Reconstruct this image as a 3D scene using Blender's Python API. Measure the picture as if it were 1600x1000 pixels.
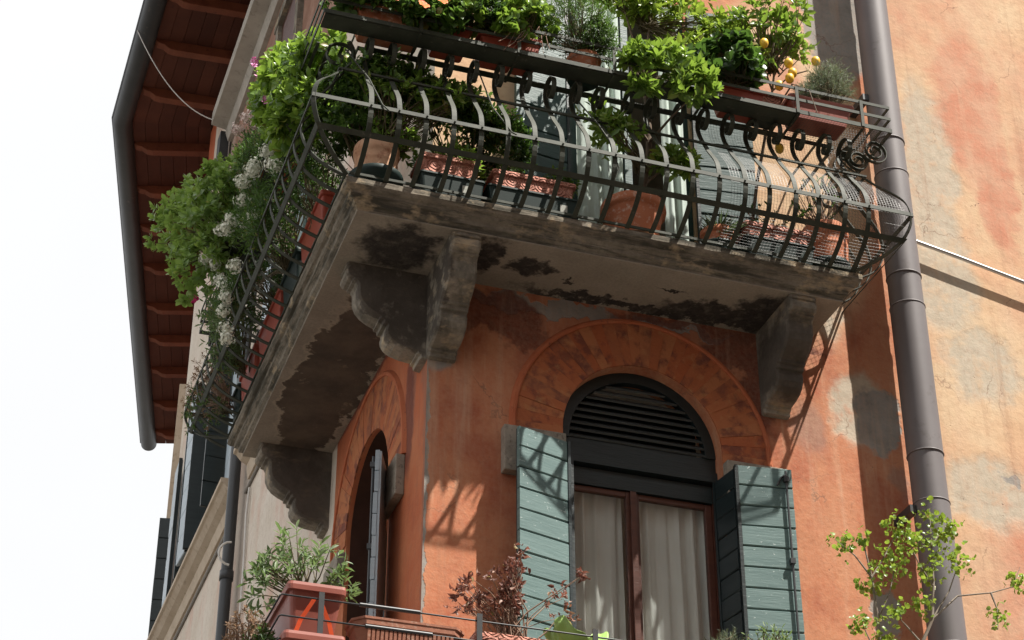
import bpy, math, random
import numpy as np
from mathutils import Matrix, Vector

R = math.radians
for o in list(bpy.data.objects):
    bpy.data.objects.remove(o, do_unlink=True)
scene = bpy.context.scene
COL = scene.collection

# ------------------------------------------------------------------ camera
CAM = np.array([-3.392, -12.099, 1.6])
YAW, PITCH = R(18.43), R(31.97)
fw = Vector((math.sin(YAW) * math.cos(PITCH), math.cos(YAW) * math.cos(PITCH), math.sin(PITCH)))
rt = Vector((math.cos(YAW), -math.sin(YAW), 0))
up = rt.cross(fw)
cam = bpy.data.cameras.new('camera')
cam.lens = 71.73
cam.sensor_width = 36
cam.clip_start = 0.1
cam.clip_end = 2000
camo = bpy.data.objects.new('camera', cam)
COL.objects.link(camo)
M = Matrix((rt, up, -fw)).transposed().to_4x4()
M.translation = Vector(CAM)
camo.matrix_world = M
scene.camera = camo

# ------------------------------------------------------------------ sky and sun
SUN_EL, SUN_AZ = R(59.9), R(135)
world = bpy.data.worlds.new('World')
scene.world = world
world.use_nodes = True
wn = world.node_tree
wn.nodes.clear()
sky = wn.nodes.new('ShaderNodeTexSky')
sky.sky_type = 'NISHITA'
sky.sun_disc = False
sky.sun_elevation = SUN_EL
sky.sun_rotation = SUN_AZ
sky.dust_density = 4.0
# thin bright haze cloud over the whole sky
wco = wn.nodes.new('ShaderNodeTexCoord')
wno = wn.nodes.new('ShaderNodeTexNoise')
wno.inputs['Scale'].default_value = 2.2
wno.inputs['Detail'].default_value = 5
wn.links.new(wco.outputs['Generated'], wno.inputs['Vector'])
wmr = wn.nodes.new('ShaderNodeMapRange')
wmr.inputs['From Min'].default_value = 0.3
wmr.inputs['From Max'].default_value = 0.7
wmr.inputs['To Min'].default_value = 0.9
wmr.inputs['To Max'].default_value = 1.0
wn.links.new(wno.outputs['Fac'], wmr.inputs['Value'])
wmx = wn.nodes.new('ShaderNodeMix')
wmx.data_type = 'RGBA'
wn.links.new(wmr.outputs['Result'], wmx.inputs['Factor'])
wn.links.new(sky.outputs['Color'], wmx.inputs[6])
wmx.inputs[7].default_value = (9.2, 9.25, 9.3, 1)
wbg = wn.nodes.new('ShaderNodeBackground')
wbg.inputs['Strength'].default_value = 0.056
wn.links.new(wmx.outputs[2], wbg.inputs['Color'])
wou = wn.nodes.new('ShaderNodeOutputWorld')
wn.links.new(wbg.outputs['Background'], wou.inputs['Surface'])

sl = bpy.data.lights.new('sun', 'SUN')
sl.energy = 5.0
sl.angle = R(0.53)
sl.color = (1.0, 0.95, 0.87)
so = bpy.data.objects.new('sun', sl)
COL.objects.link(so)
sdir = Vector((math.sin(SUN_AZ) * math.cos(SUN_EL), math.cos(SUN_AZ) * math.cos(SUN_EL), math.sin(SUN_EL)))
so.rotation_euler = sdir.to_track_quat('Z', 'Y').to_euler()
so.location = (10, -12, 30)

vs = scene.view_settings
vs.view_transform = 'Standard'
vs.look = 'None'
vs.exposure = 1.0
vs.gamma = 1.0
vs.use_curve_mapping = False
cy = scene.cycles
cy.max_bounces = 6
cy.diffuse_bounces = 3
cy.glossy_bounces = 2
cy.transmission_bounces = 4
cy.transparent_max_bounces = 8
cy.use_adaptive_sampling = True
cy.adaptive_threshold = 0.02


# ------------------------------------------------------------------ material helpers
class NT:
    def __init__(s, name):
        s.m = bpy.data.materials.new(name)
        s.m.use_nodes = True
        s.t = s.m.node_tree
        s.t.nodes.clear()
        s.out = s.t.nodes.new('ShaderNodeOutputMaterial')
        s.co = s.t.nodes.new('ShaderNodeTexCoord')

    def n(s, typ, **kw):
        nd = s.t.nodes.new(typ)
        for k, v in kw.items():
            setattr(nd, k, v)
        return nd

    def L(s, a, b):
        s.t.links.new(a, b)

    def set(s, sock, v):
        if hasattr(v, 'is_linked') or isinstance(v, bpy.types.NodeSocket):
            s.L(v, sock)
        else:
            if isinstance(v, (tuple, list)) and len(v) == 3 and sock.type == 'RGBA':
                v = (*v, 1)
            sock.default_value = v

    def noise(s, scale, detail=4, rough=.55, vec=None, dist=0.0, color=False):
        nd = s.n('ShaderNodeTexNoise')
        nd.inputs['Scale'].default_value = scale
        nd.inputs['Detail'].default_value = min(detail, 4)
        nd.inputs['Roughness'].default_value = rough
        nd.inputs['Distortion'].default_value = dist
        s.L(vec if vec is not None else s.co.outputs['Object'], nd.inputs['Vector'])
        return nd.outputs['Color' if color else 'Fac']

    def mapping(s, scale=(1, 1, 1), loc=(0, 0, 0), rot=(0, 0, 0), src='Object'):
        nd = s.n('ShaderNodeMapping')
        nd.inputs['Scale'].default_value = scale
        nd.inputs['Location'].default_value = loc
        nd.inputs['Rotation'].default_value = rot
        s.L(s.co.outputs[src], nd.inputs['Vector'])
        return nd.outputs['Vector']

    def rng(s, v, a, b, c=0.0, d=1.0, smooth=False):
        nd = s.n('ShaderNodeMapRange')
        if smooth:
            nd.interpolation_type = 'SMOOTHSTEP'
        s.set(nd.inputs['Value'], v)
        for k, x in zip(('From Min', 'From Max', 'To Min', 'To Max'), (a, b, c, d)):
            nd.inputs[k].default_value = x
        return nd.outputs['Result']

    def mix(s, f, a, b, mode='MIX'):
        nd = s.n('ShaderNodeMix')
        nd.data_type = 'RGBA'
        nd.blend_type = mode
        s.set(nd.inputs['Factor'], f)
        s.set(nd.inputs[6], a)
        s.set(nd.inputs[7], b)
        return nd.outputs[2]

    def math(s, op, a, b=0.0):
        nd = s.n('ShaderNodeMath', operation=op)
        s.set(nd.inputs[0], a)
        s.set(nd.inputs[1], b)
        return nd.outputs[0]

    def vmath(s, op, a, b=(0, 0, 0)):
        nd = s.n('ShaderNodeVectorMath', operation=op)
        s.set(nd.inputs[0], a)
        s.set(nd.inputs[1], b)
        return nd.outputs['Value' if op in ('LENGTH', 'DOT_PRODUCT', 'DISTANCE') else 'Vector']

    def warped(s, amount, scale, detail=4):
        c = s.noise(scale, detail, .6, color=True)
        c = s.vmath('SUBTRACT', c, (.5, .5, .5))
        c = s.vmath('MULTIPLY', c, (amount, amount, amount))
        return s.vmath('ADD', s.co.outputs['Object'], c)

    def blobs(s, wp, lst, soft=.18):
        """union of warped ellipses (c, r)"""
        res = None
        for c, r in lst:
            d = s.vmath('SUBTRACT', wp, c)
            d = s.vmath('MULTIPLY', d, tuple(0.0 if q is None else 1.0 / q for q in r))
            d = s.vmath('LENGTH', d)
            m = s.rng(d, 1 - soft, 1 + soft, 1, 0, True)
            res = m if res is None else s.math('MAXIMUM', res, m)
        return res

    def bump(s, h, strength=.4, dist=.01, normal=None):
        nd = s.n('ShaderNodeBump')
        nd.inputs['Strength'].default_value = strength
        nd.inputs['Distance'].default_value = dist
        s.L(h, nd.inputs['Height'])
        if normal is not None:
            s.L(normal, nd.inputs['Normal'])
        return nd.outputs['Normal']

    def principled(s, color, rough=.8, metal=0.0, spec=.3, normal=None, **kw):
        b = s.n('ShaderNodeBsdfPrincipled')
        s.set(b.inputs['Base Color'], color)
        s.set(b.inputs['Roughness'], rough)
        b.inputs['Metallic'].default_value = metal
        b.inputs['Specular IOR Level'].default_value = spec
        for k, v in kw.items():
            s.set(b.inputs[k.replace('_', ' ')], v)
        if normal is not None:
            s.L(normal, b.inputs['Normal'])
        s.L(b.outputs[0], s.out.inputs['Surface'])
        return b


def rand_out(t):
    oi = t.n('ShaderNodeObjectInfo')
    return oi.outputs['Random']


def mat_simple(name, c1, c2, scale=8, rough=.7, spec=.3, metal=0.0, bump=.0, bscale=40, bdist=.004, c3=None, c3thr=(.6, .7), vary=0.0):
    t = NT(name)
    f = t.rng(t.noise(scale, 5, .6), .3, .7)
    col = t.mix(f, c1, c2)
    if c3:
        col = t.mix(t.rng(t.noise(scale * 3.1, 6, .7), *c3thr), col, c3)
    if vary:
        r = rand_out(t)
        col = t.mix(t.rng(r, 0, 1, 0, vary), col, (c1[0] * .45, c1[1] * .45, c1[2] * .45))
    nrm = t.bump(t.noise(bscale, 5, .6), bump, bdist) if bump else None
    t.principled(col, rough, metal, spec, nrm)
    return t.m


MT = {}


def plaster_bump(t):
    a = t.noise(6, 6, .65)
    b = t.noise(55, 5, .6)
    n1 = t.bump(a, .55, .03)
    return t.bump(b, .35, .006, n1)


def make_front_plaster():
    t = NT('front_plaster')
    wp = t.warped(.55, 2.3, 6)
    wp2 = t.warped(.42, 4.0, 7)
    big = t.rng(t.noise(.9, 5, .6), .35, .65)
    streak = t.noise(1.0, 5, .6, vec=t.mapping((5, 5, .7)))
    col = t.mix(big, (.45, .15, .075), (.49, .215, .118))
    col = t.mix(t.rng(streak, .45, .75, 0, .55), col, (.54, .27, .15))
    sp = t.n('ShaderNodeSeparateXYZ')
    t.L(wp, sp.inputs[0])
    deep = t.rng(t.noise(1.9, 4, .65, vec=t.mapping((1, 1, .8), (4, 0, 7))), .47, .6, 0, .65)
    col = t.mix(deep, col, (.33, .085, .047))
    # ochre fields at balcony level and beyond the flue
    och = t.mix(t.rng(t.noise(1.7, 5, .65), .38, .62), (.60, .44, .285), (.575, .37, .225))
    m_och = t.blobs(wp, [((3.0, 0, 11.6), (.75, None, 1.7)), ((1.2, 0, 11.4), (1.6, None, 1.35))], .2)
    m_right = t.rng(sp.outputs['X'], 3.75, 4.15, 0, 1, True)
    col = t.mix(t.math('MAXIMUM', m_och, m_right), col, och)
    # salmon remains of paint
    sal = t.mix(t.rng(t.noise(3.5, 5, .6), .4, .6), (.50, .215, .135), (.53, .30, .2))
    patch = t.rng(t.noise(.95, 6, .62, vec=t.mapping((1, 1, .75), (3.3, 0, 5.1))), .44, .64, 0, .8)
    m_sal = t.math('MULTIPLY', patch, m_right)
    m_sal = t.math('MAXIMUM', m_sal, t.blobs(wp, [((5.25, 0, 7.9), (.85, None, 1.3)), ((4.8, 0, 12.6), (.33, None, .9)), ((3.0, 0, 12.25), (.3, None, .45)), ((4.98, 0, 11.8), (.2, None, .8))], .3))
    col = t.mix(m_sal, col, sal)
    # bare pale plaster
    pale = t.mix(t.rng(t.noise(9, 6, .7), .35, .65), (.40, .355, .28), (.50, .44, .35))
    m_pale = t.blobs(wp2, [((4.33, 0, 11.75), (.26, None, .95)), ((4.3, 0, 10.7), (.34, None, .55)), ((3.45, 0, 9.3), (.24, None, .33)), ((4.5, 0, 8.75), (.42, None, .3)),
                           ((3.25, 0, 10.25), (.16, None, .4)), ((4.6, 0, 9.9), (.35, None, .35))], .24)
    m_pale = t.math('MULTIPLY', m_pale, t.rng(t.noise(5, 6, .65), .3, .5, 0.2, .95))
    col = t.mix(m_pale, col, pale)
    # cement repairs, and the flue's shadow painted grey on a pale patch
    grey = t.mix(t.rng(t.noise(7, 6, .7), .35, .65), (.22, .21, .195), (.32, .305, .285))
    m_grey = t.blobs(wp2, [((3.6, 0, 13.25), (.32, None, .72)), ((3.6, 0, 9.22), (.2, None, .3)), ((3.5, 0, 7.62), (.16, None, .16)),
                           ((4.72, 0, 8.9), (.09, None, .06)), ((4.98, 0, 8.47), (.1, None, .05)), ((.9, 0, 9.73), (.72, None, .075)), ((1.9, 0, 9.74), (.5, None, .05))], .1)
    wp3 = t.warped(.09, 9.0, 4)
    m_cor = t.blobs(wp3, [((.0, 0, 8.3), (.022, None, 1.5)), ((.07, 0, 9.28), (.16, None, .26)), ((.0, 0, 9.5), (.1, None, .2))], .12)
    m_grey = t.math('MAXIMUM', m_grey, m_cor)
    col = t.mix(m_grey, col, grey)
    # soot and dark maroon under the balcony
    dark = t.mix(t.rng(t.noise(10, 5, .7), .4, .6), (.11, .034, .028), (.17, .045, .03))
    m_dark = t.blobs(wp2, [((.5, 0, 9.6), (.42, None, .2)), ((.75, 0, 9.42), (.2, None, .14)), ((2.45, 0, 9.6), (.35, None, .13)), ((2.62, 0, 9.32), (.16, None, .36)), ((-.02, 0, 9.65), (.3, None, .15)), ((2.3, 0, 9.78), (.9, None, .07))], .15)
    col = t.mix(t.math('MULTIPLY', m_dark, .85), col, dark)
    m_smoke = t.blobs(wp2, [((3.02, 0, 9.05), (.14, None, .22)), ((3.72, 0, 8.72), (.07, None, .12))], .5)
    col = t.mix(t.math('MULTIPLY', m_smoke, .5), col, (.2, .15, .14))
    # pits
    vo = t.n('ShaderNodeTexVoronoi')
    vo.inputs['Scale'].default_value = 9
    t.L(wp2, vo.inputs['Vector'])
    pit = t.rng(vo.outputs['Distance'], .035, .075, 1, 0)
    pit = t.math('MULTIPLY', pit, t.rng(t.noise(2.2, 2, .5, vec=t.mapping((1, 1, 1), (7, 0, 2))), .52, .6))
    col = t.mix(pit, col, (.09, .045, .035))
    # hairline cracks and rain streaks
    vc = t.n('ShaderNodeTexVoronoi', feature='DISTANCE_TO_EDGE')
    vc.inputs['Scale'].default_value = 1.1
    t.L(t.warped(.5, 3.0, 4), vc.inputs['Vector'])
    crack = t.math('MULTIPLY', t.rng(vc.outputs['Distance'], .002, .007, 1, 0), t.rng(t.noise(1.3, 3, .5, vec=t.mapping((1, 1, 1), (2, 0, 9))), .5, .6))
    col = t.mix(t.math('MULTIPLY', crack, .6), col, (.14, .07, .05))
    drip = t.rng(t.noise(1.0, 4, .65, vec=t.mapping((9, 9, .35), (1, 0, 4))), .55, .75, 0, .45)
    col = t.mix(drip, col, (.30, .155, .10))
    wash = t.rng(t.noise(1.0, 4, .6, vec=t.mapping((6, 6, .5), (8, 0, 1))), .55, .75, 0, .5)
    col = t.mix(wash, col, (.60, .42, .29))
    # fine mottling
    col = t.mix(t.rng(t.noise(30, 6, .75), .35, .75, 0, .22), col, (.6, .43, .30))
    col = t.mix(t.rng(t.noise(14, 6, .7), .5, .8, 0, .35), col, (.25, .10, .06))
    h = t.math('ADD', t.noise(5, 7, .68), t.math('MULTIPLY', pit, -.6))
    h = t.math('ADD', h, t.math('MULTIPLY', t.math('MAXIMUM', m_pale, m_grey), -.5))
    n1 = t.bump(h, .5, .016)
    n2 = t.bump(t.noise(60, 5, .6), .3, .004, n1)
    t.principled(col, .92, 0, .15, n2)
    return t.m


def make_side_plaster():
    t = NT('side_plaster')
    wp = t.warped(.35, 3, 6)
    wp2 = t.warped(.12, 8, 5)
    sp = t.n('ShaderNodeSeparateXYZ')
    t.L(t.co.outputs['Object'], sp.inputs[0])
    cream = t.mix(t.rng(t.noise(1.5, 5, .6), .35, .65), (.62, .54, .45), (.70, .63, .545))
    pink = t.rng(t.noise(1.2, 5, .65, vec=t.mapping((1, 1, .5), (0, 2, 1))), .5, .66, 0, .65)
    cream = t.mix(pink, cream, (.58, .34, .26))
    cream = t.mix(t.rng(t.noise(2.5, 6, .7, vec=t.mapping((4, 4, .5))), .55, .8, 0, .5), cream, (.42, .33, .26))
    orange = t.mix(t.rng(t.noise(2, 5, .6), .35, .65), (.42, .12, .055), (.46, .165, .08))
    orange = t.mix(t.rng(t.noise(3, 5, .6, vec=t.mapping((5, 5, .6))), .5, .75, 0, .5), orange, (.30, .09, .055))
    # orange corner bay: near the corner, below the balcony
    my = t.rng(sp.outputs['Y'], 2.72, 2.735, 1, 0)
    mz = t.rng(sp.outputs['Z'], 9.93, 9.95, 1, 0)
    col = t.mix(t.math('MULTIPLY', my, mz), cream, orange)
    # attic storey browner: the eave's shade is put into the plaster colour
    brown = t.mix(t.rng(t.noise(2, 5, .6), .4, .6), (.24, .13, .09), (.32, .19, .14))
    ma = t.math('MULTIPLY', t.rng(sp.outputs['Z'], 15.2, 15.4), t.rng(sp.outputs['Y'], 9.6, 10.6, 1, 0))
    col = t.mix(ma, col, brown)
    m_red = t.math('MULTIPLY', t.rng(sp.outputs['Z'], 17.5, 18.5), t.rng(sp.outputs['Y'], 11.55, 11.6))
    col = t.mix(m_red, col, (.5, .14, .07))
    grey = t.mix(t.rng(t.noise(7, 6, .7), .35, .65), (.22, .20, .18), (.34, .32, .29))
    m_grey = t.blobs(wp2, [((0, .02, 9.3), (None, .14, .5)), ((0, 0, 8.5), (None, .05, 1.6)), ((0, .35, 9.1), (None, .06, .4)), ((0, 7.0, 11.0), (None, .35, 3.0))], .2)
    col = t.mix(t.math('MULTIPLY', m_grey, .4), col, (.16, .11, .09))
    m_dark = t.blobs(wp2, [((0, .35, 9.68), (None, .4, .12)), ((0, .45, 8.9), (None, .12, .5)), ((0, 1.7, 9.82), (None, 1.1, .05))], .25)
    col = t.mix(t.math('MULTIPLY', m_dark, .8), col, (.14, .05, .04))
    col = t.mix(t.rng(t.noise(18, 6, .7), .5, .8, 0, .35), col, (.25, .14, .10))
    t.principled(col, .92, 0, .15, plaster_bump(t))
    return t.m


def make_stone(name, under=False):
    t = NT(name)
    wp = t.warped(.3, 4, 6)
    wp2 = t.warped(.40, 7, 7)
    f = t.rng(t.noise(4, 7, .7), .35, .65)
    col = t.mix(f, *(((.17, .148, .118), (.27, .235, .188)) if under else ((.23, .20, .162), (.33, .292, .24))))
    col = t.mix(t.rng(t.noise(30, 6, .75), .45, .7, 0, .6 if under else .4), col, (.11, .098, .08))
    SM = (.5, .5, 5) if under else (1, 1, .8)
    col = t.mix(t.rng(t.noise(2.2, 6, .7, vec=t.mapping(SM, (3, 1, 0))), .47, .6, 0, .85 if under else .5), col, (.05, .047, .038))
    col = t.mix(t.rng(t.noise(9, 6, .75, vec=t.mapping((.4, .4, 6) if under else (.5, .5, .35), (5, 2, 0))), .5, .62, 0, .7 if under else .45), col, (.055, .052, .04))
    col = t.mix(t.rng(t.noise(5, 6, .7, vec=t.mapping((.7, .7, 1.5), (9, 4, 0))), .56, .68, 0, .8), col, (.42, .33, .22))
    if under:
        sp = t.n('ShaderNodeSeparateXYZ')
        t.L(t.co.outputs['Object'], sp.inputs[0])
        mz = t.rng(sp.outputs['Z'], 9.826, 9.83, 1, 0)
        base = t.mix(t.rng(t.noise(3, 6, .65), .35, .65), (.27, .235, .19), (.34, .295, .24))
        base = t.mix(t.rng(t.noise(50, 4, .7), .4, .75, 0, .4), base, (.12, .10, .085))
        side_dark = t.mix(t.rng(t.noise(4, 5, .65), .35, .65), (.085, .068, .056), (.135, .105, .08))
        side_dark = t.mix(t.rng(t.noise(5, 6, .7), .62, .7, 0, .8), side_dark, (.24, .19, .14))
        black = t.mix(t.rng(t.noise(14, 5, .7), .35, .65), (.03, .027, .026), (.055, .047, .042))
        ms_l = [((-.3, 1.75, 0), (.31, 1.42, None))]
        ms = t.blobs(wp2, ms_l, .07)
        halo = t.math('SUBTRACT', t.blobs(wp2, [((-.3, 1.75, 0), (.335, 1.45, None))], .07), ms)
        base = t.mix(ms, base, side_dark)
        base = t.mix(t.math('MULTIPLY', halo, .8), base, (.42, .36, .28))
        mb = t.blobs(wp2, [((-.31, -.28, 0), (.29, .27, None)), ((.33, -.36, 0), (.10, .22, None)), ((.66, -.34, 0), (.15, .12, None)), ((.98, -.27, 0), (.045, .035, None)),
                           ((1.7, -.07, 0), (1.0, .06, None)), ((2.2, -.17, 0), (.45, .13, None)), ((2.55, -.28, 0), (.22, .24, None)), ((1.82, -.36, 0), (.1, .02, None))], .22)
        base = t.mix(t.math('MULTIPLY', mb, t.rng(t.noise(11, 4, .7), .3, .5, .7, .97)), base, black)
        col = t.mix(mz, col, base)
    if not under:
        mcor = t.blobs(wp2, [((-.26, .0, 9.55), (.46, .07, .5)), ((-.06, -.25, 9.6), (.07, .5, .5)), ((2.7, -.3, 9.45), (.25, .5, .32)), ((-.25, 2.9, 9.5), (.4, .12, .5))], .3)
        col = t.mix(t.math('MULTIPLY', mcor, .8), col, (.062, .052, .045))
    h = t.math('ADD', t.noise(9, 7, .7), t.math('MULTIPLY', t.noise(70, 4, .6), .5))
    t.principled(col, .95, 0, .1, t.bump(h, .5, .008))
    return t.m


def make_paint_wood(name, c1, c2, chip, rough=.55, chipthr=(.66, .69), spec=.35):
    t = NT(name)
    r = rand_out(t)
    col = t.mix(t.rng(t.noise(6, 5, .6, vec=t.mapping((.6, .6, 5))), .3, .7), c1, c2)
    col = t.mix(t.rng(r, 0, 1, 0, .25), col, tuple(q * .6 for q in c1))
    ch = t.rng(t.noise(30, 6, .7, vec=t.mapping((.9, .9, 1.3))), *chipthr)
    ch = t.math('MULTIPLY', ch, t.rng(t.noise(4, 3, .5), .45, .6, .1, 1))
    col = t.mix(ch, col, chip)
    h = t.math('ADD', t.math('MULTIPLY', t.noise(20, 5, .6, vec=t.mapping((.4, .4, 4))), .6), t.math('MULTIPLY', ch, .5))
    t.principled(col, rough, 0, spec, t.bump(h, .5, .006))
    return t.m


def make_leaf(name, dark, light, trans, gloss=.38, tip=None):
    t = NT(name)
    ge = t.n('ShaderNodeNewGeometry')
    r = t.math('FRACT', t.math('ADD', ge.outputs['Random Per Island'], rand_out(t)))
    col = t.mix(r, dark, light)
    trc = t.mix(r, tuple(q * .8 for q in trans), trans)
    r3 = t.math('FRACT', t.math('MULTIPLY', r, 53.7))
    col = t.mix(t.rng(r3, .955, .975), col, (.26, .2, .05))
    col = t.mix(t.rng(r3, .0, .25, .45, 0), col, tuple(q * .5 for q in dark))
    if tip:
        r2 = t.math('FRACT', t.math('MULTIPLY', r, 17.3))
        col = t.mix(t.rng(r2, .82, .95), col, tip)
    b = t.principled(col, gloss, 0, .45)
    tr = t.n('ShaderNodeBsdfTranslucent')
    t.set(tr.inputs['Color'], trc)
    mx = t.n('ShaderNodeMixShader')
    mx.inputs[0].default_value = .38
    t.L(b.outputs[0], mx.inputs[1])
    t.L(tr.outputs[0], mx.inputs[2])
    t.L(mx.outputs[0], t.out.inputs['Surface'])
    return t.m


def make_glass():
    t = NT('window_glass')
    lw = t.n('ShaderNodeLayerWeight')
    f = t.math('ADD', t.math('MULTIPLY', t.math('POWER', lw.outputs['Facing'], 3.0), .7), .055)
    tr = t.n('ShaderNodeBsdfTransparent')
    tr.inputs['Color'].default_value = (.95, .97, .97, 1)
    gl = t.n('ShaderNodeBsdfGlossy')
    gl.inputs['Roughness'].default_value = .02
    t.L(t.bump(t.noise(1.6, 2, .5), .12, .02), gl.inputs['Normal'])
    mx = t.n('ShaderNodeMixShader')
    t.L(f, mx.inputs[0])
    t.L(tr.outputs[0], mx.inputs[1])
    t.L(gl.outputs[0], mx.inputs[2])
    t.L(mx.outputs[0], t.out.inputs['Surface'])
    return t.m


def make_curtain(name, c, tr=.35):
    t = NT(name)
    b = t.principled(t.mix(t.rng(t.noise(3, 4, .6), .3, .7), c, tuple(q * .88 for q in c)), .9, 0, .1, t.bump(t.noise(220, 2, .5), .2, .002))
    tl = t.n('ShaderNodeBsdfTranslucent')
    t.set(tl.inputs['Color'], c)
    mx = t.n('ShaderNodeMixShader')
    mx.inputs[0].default_value = tr
    t.L(b.outputs[0], mx.inputs[1])
    t.L(tl.outputs[0], mx.inputs[2])
    t.L(mx.outputs[0], t.out.inputs['Surface'])
    return t.m


def make_voussoir():
    t = NT('voussoir_paint')
    r = rand_out(t)
    cb = t.n('ShaderNodeCombineXYZ')
    t.L(t.math('MULTIPLY', r, 40), cb.inputs[0])
    t.L(t.math('MULTIPLY', r, 23), cb.inputs[2])
    v = t.vmath('ADD', t.co.outputs['Object'], cb.outputs[0])
    col = t.mix(r, (.39, .115, .05), (.43, .165, .075))
    col = t.mix(t.rng(t.noise(5, 5, .65, vec=v), .5, .62, 0, .8), col, (.16, .058, .045))
    col = t.mix(t.rng(t.noise(11, 5, .65, vec=v), .55, .72, 0, .6), col, (.46, .235, .105))
    r2 = t.math('FRACT', t.math('MULTIPLY', r, 31.7))
    col = t.mix(t.math('MULTIPLY', t.rng(r2, .55, .95, 0, .6), t.rng(t.noise(6, 4, .6, vec=v), .42, .58)), col, (.13, .055, .048))
    h = t.noise(14, 6, .65, vec=v)
    t.principled(col, .9, 0, .15, t.bump(h, .6, .02))
    return t.m


def make_relief(name, c1, c2):
    """terracotta with moulded acanthus scrolls"""
    t = NT(name)
    wp = t.warped(.03, 22, 3)
    fr_ = t.vmath('FRACTION', t.vmath('MULTIPLY', wp, (8.5, 8.5, 8.5)))
    ce = t.vmath('MULTIPLY', t.vmath('SUBTRACT', fr_, (.5, .5, .5)), (1, 0, 1))
    wv = t.n('ShaderNodeTexWave', wave_type='RINGS')
    wv.rings_direction = 'SPHERICAL'
    wv.inputs['Scale'].default_value = 1.6
    wv.inputs['Distortion'].default_value = 2.5
    wv.inputs['Detail'].default_value = 2
    wv.inputs['Detail Scale'].default_value = 3
    t.L(ce, wv.inputs['Vector'])
    col = t.mix(t.rng(t.noise(9, 5, .6), .3, .7), c1, c2)
    col = t.mix(t.rng(t.noise(24, 6, .7), .55, .75, 0, .45), col, (.62, .45, .38))
    n = t.bump(wv.outputs['Fac'], .9, .012)
    n = t.bump(t.noise(90, 4, .6), .3, .003, n)
    t.principled(col, .75, 0, .25, n)
    return t.m


MT['front'] = make_front_plaster()
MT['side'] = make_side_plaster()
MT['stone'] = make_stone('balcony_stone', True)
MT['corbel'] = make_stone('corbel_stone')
MT['voussoir'] = make_voussoir()
MT['rim'] = mat_simple('rim_plaster', (.40, .11, .052), (.46, .16, .08), 6, .9, .15, bump=.6, bscale=18, bdist=.012, c3=(.2, .07, .05))
MT['impost'] = mat_simple('impost_stone', (.22, .19, .155), (.33, .29, .24), 9, .92, .15, bump=.7, bscale=30, bdist=.01, c3=(.13, .11, .09), c3thr=(.55, .7))
MT['moulding'] = mat_simple('pale_moulding', (.47, .38, .285), (.56, .47, .37), 4, .88, .15, bump=.5, bscale=24, bdist=.008, c3=(.33, .26, .19), c3thr=(.55, .75))
MT['greystone'] = mat_simple('grey_cornice', (.33, .30, .26), (.44, .405, .355), 3, .9, .15, bump=.5, bscale=24, bdist=.008, c3=(.24, .22, .19), c3thr=(.55, .75))
MT['shutter'] = make_paint_wood('weathered_green_paint', (.092, .155, .15), (.135, .205, .198), (.40, .47, .45), .55, (.64, .67))
MT['skylitshutter'] = make_paint_wood('sky_lit_grey_paint', (.30, .37, .42), (.36, .43, .48), (.5, .55, .58), .4, (.68, .72), .5)  # leaves facing the open sky, its pale reflection put into the colour
MT['darkshutter'] = make_paint_wood('dark_shaded_green_paint', (.009, .017, .019), (.015, .026, .028), (.06, .08, .085), .42, (.74, .78), .5)  # dark green; also far leaves and window head, their shade in the colour
MT['slat'] = make_paint_wood('lit_slat_paint', (.05, .056, .056), (.07, .076, .075), (.12, .13, .13), .55, (.74, .78), .35)  # louvre slats paler, the light from below put into their colour
MT['lining'] = mat_simple('dark_brown_lining', (.045, .02, .014), (.07, .03, .02), 5, .8, .2, bump=.4)  # dark brown sheet over the reveal of the side arched window
MT['doorgreen'] = make_paint_wood('door_green_paint', (.022, .058, .055), (.034, .078, .072), (.16, .21, .2), .45, (.72, .76), .4)
MT['brownwood'] = make_paint_wood('brown_window_wood', (.075, .027, .018), (.11, .04, .026), (.15, .075, .05), .4, (.74, .78), .45)
MT['rafter'] = mat_simple('rafter_wood', (.15, .045, .023), (.22, .07, .036), 5, .75, .25, bump=.5, bscale=25, bdist=.008, c3=(.10, .03, .02), vary=.3)
MT['soffit'] = mat_simple('soffit_wood', (.085, .028, .017), (.125, .042, .025), 3, .8, .2, bump=.4, bscale=25, bdist=.006, c3=(.08, .028, .02), vary=.5)
MT['gutter'] = mat_simple('gutter_metal', (.026, .028, .03), (.04, .042, .044), 2, .5, .4, metal=.1, bump=.1, bscale=8, bdist=.01, c3=(.09, .08, .075), c3thr=(.62, .75))
MT['flue'] = mat_simple('flue_metal', (.125, .112, .115), (.155, .14, .142), 1.6, .55, .4, metal=.1, bump=.06, bscale=5, bdist=.006, c3=(.10, .085, .08), c3thr=(.6, .75))
MT['darkpipe'] = mat_simple('dark_pipe', (.03, .032, .036), (.045, .047, .05), 3, .4, .5, bump=.1, bscale=8)
MT['iron'] = mat_simple('painted_iron', (.028, .032, .023), (.056, .062, .045), 6, .65, .28, bump=.35, bscale=45, bdist=.003, c3=(.11, .10, .08), c3thr=(.6, .75))
MT['wire'] = mat_simple('mesh_wire', (.05, .05, .048), (.09, .09, .085), 6, .5, .5)
MT['rod'] = mat_simple('galvanised_conduit', (.5, .5, .5), (.62, .62, .61), 6, .35, .5, metal=.5)
MT['cable'] = mat_simple('white_cable', (.6, .58, .55), (.68, .66, .63), 6, .6, .3)
MT['darkcable'] = mat_simple('grey_cable', (.2, .18, .16), (.26, .24, .21), 6, .7, .3)
MT['terracotta'] = mat_simple('terracotta', (.43, .145, .075), (.50, .19, .10), 7, .78, .2, bump=.3, bscale=60, bdist=.003, c3=(.60, .44, .36), c3thr=(.54, .72))
MT['oldterracotta'] = mat_simple('old_terracotta', (.50, .27, .16), (.58, .37, .25), 6, .85, .15, bump=.5, bscale=40, bdist=.006, c3=(.36, .16, .10), c3thr=(.52, .68))
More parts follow.
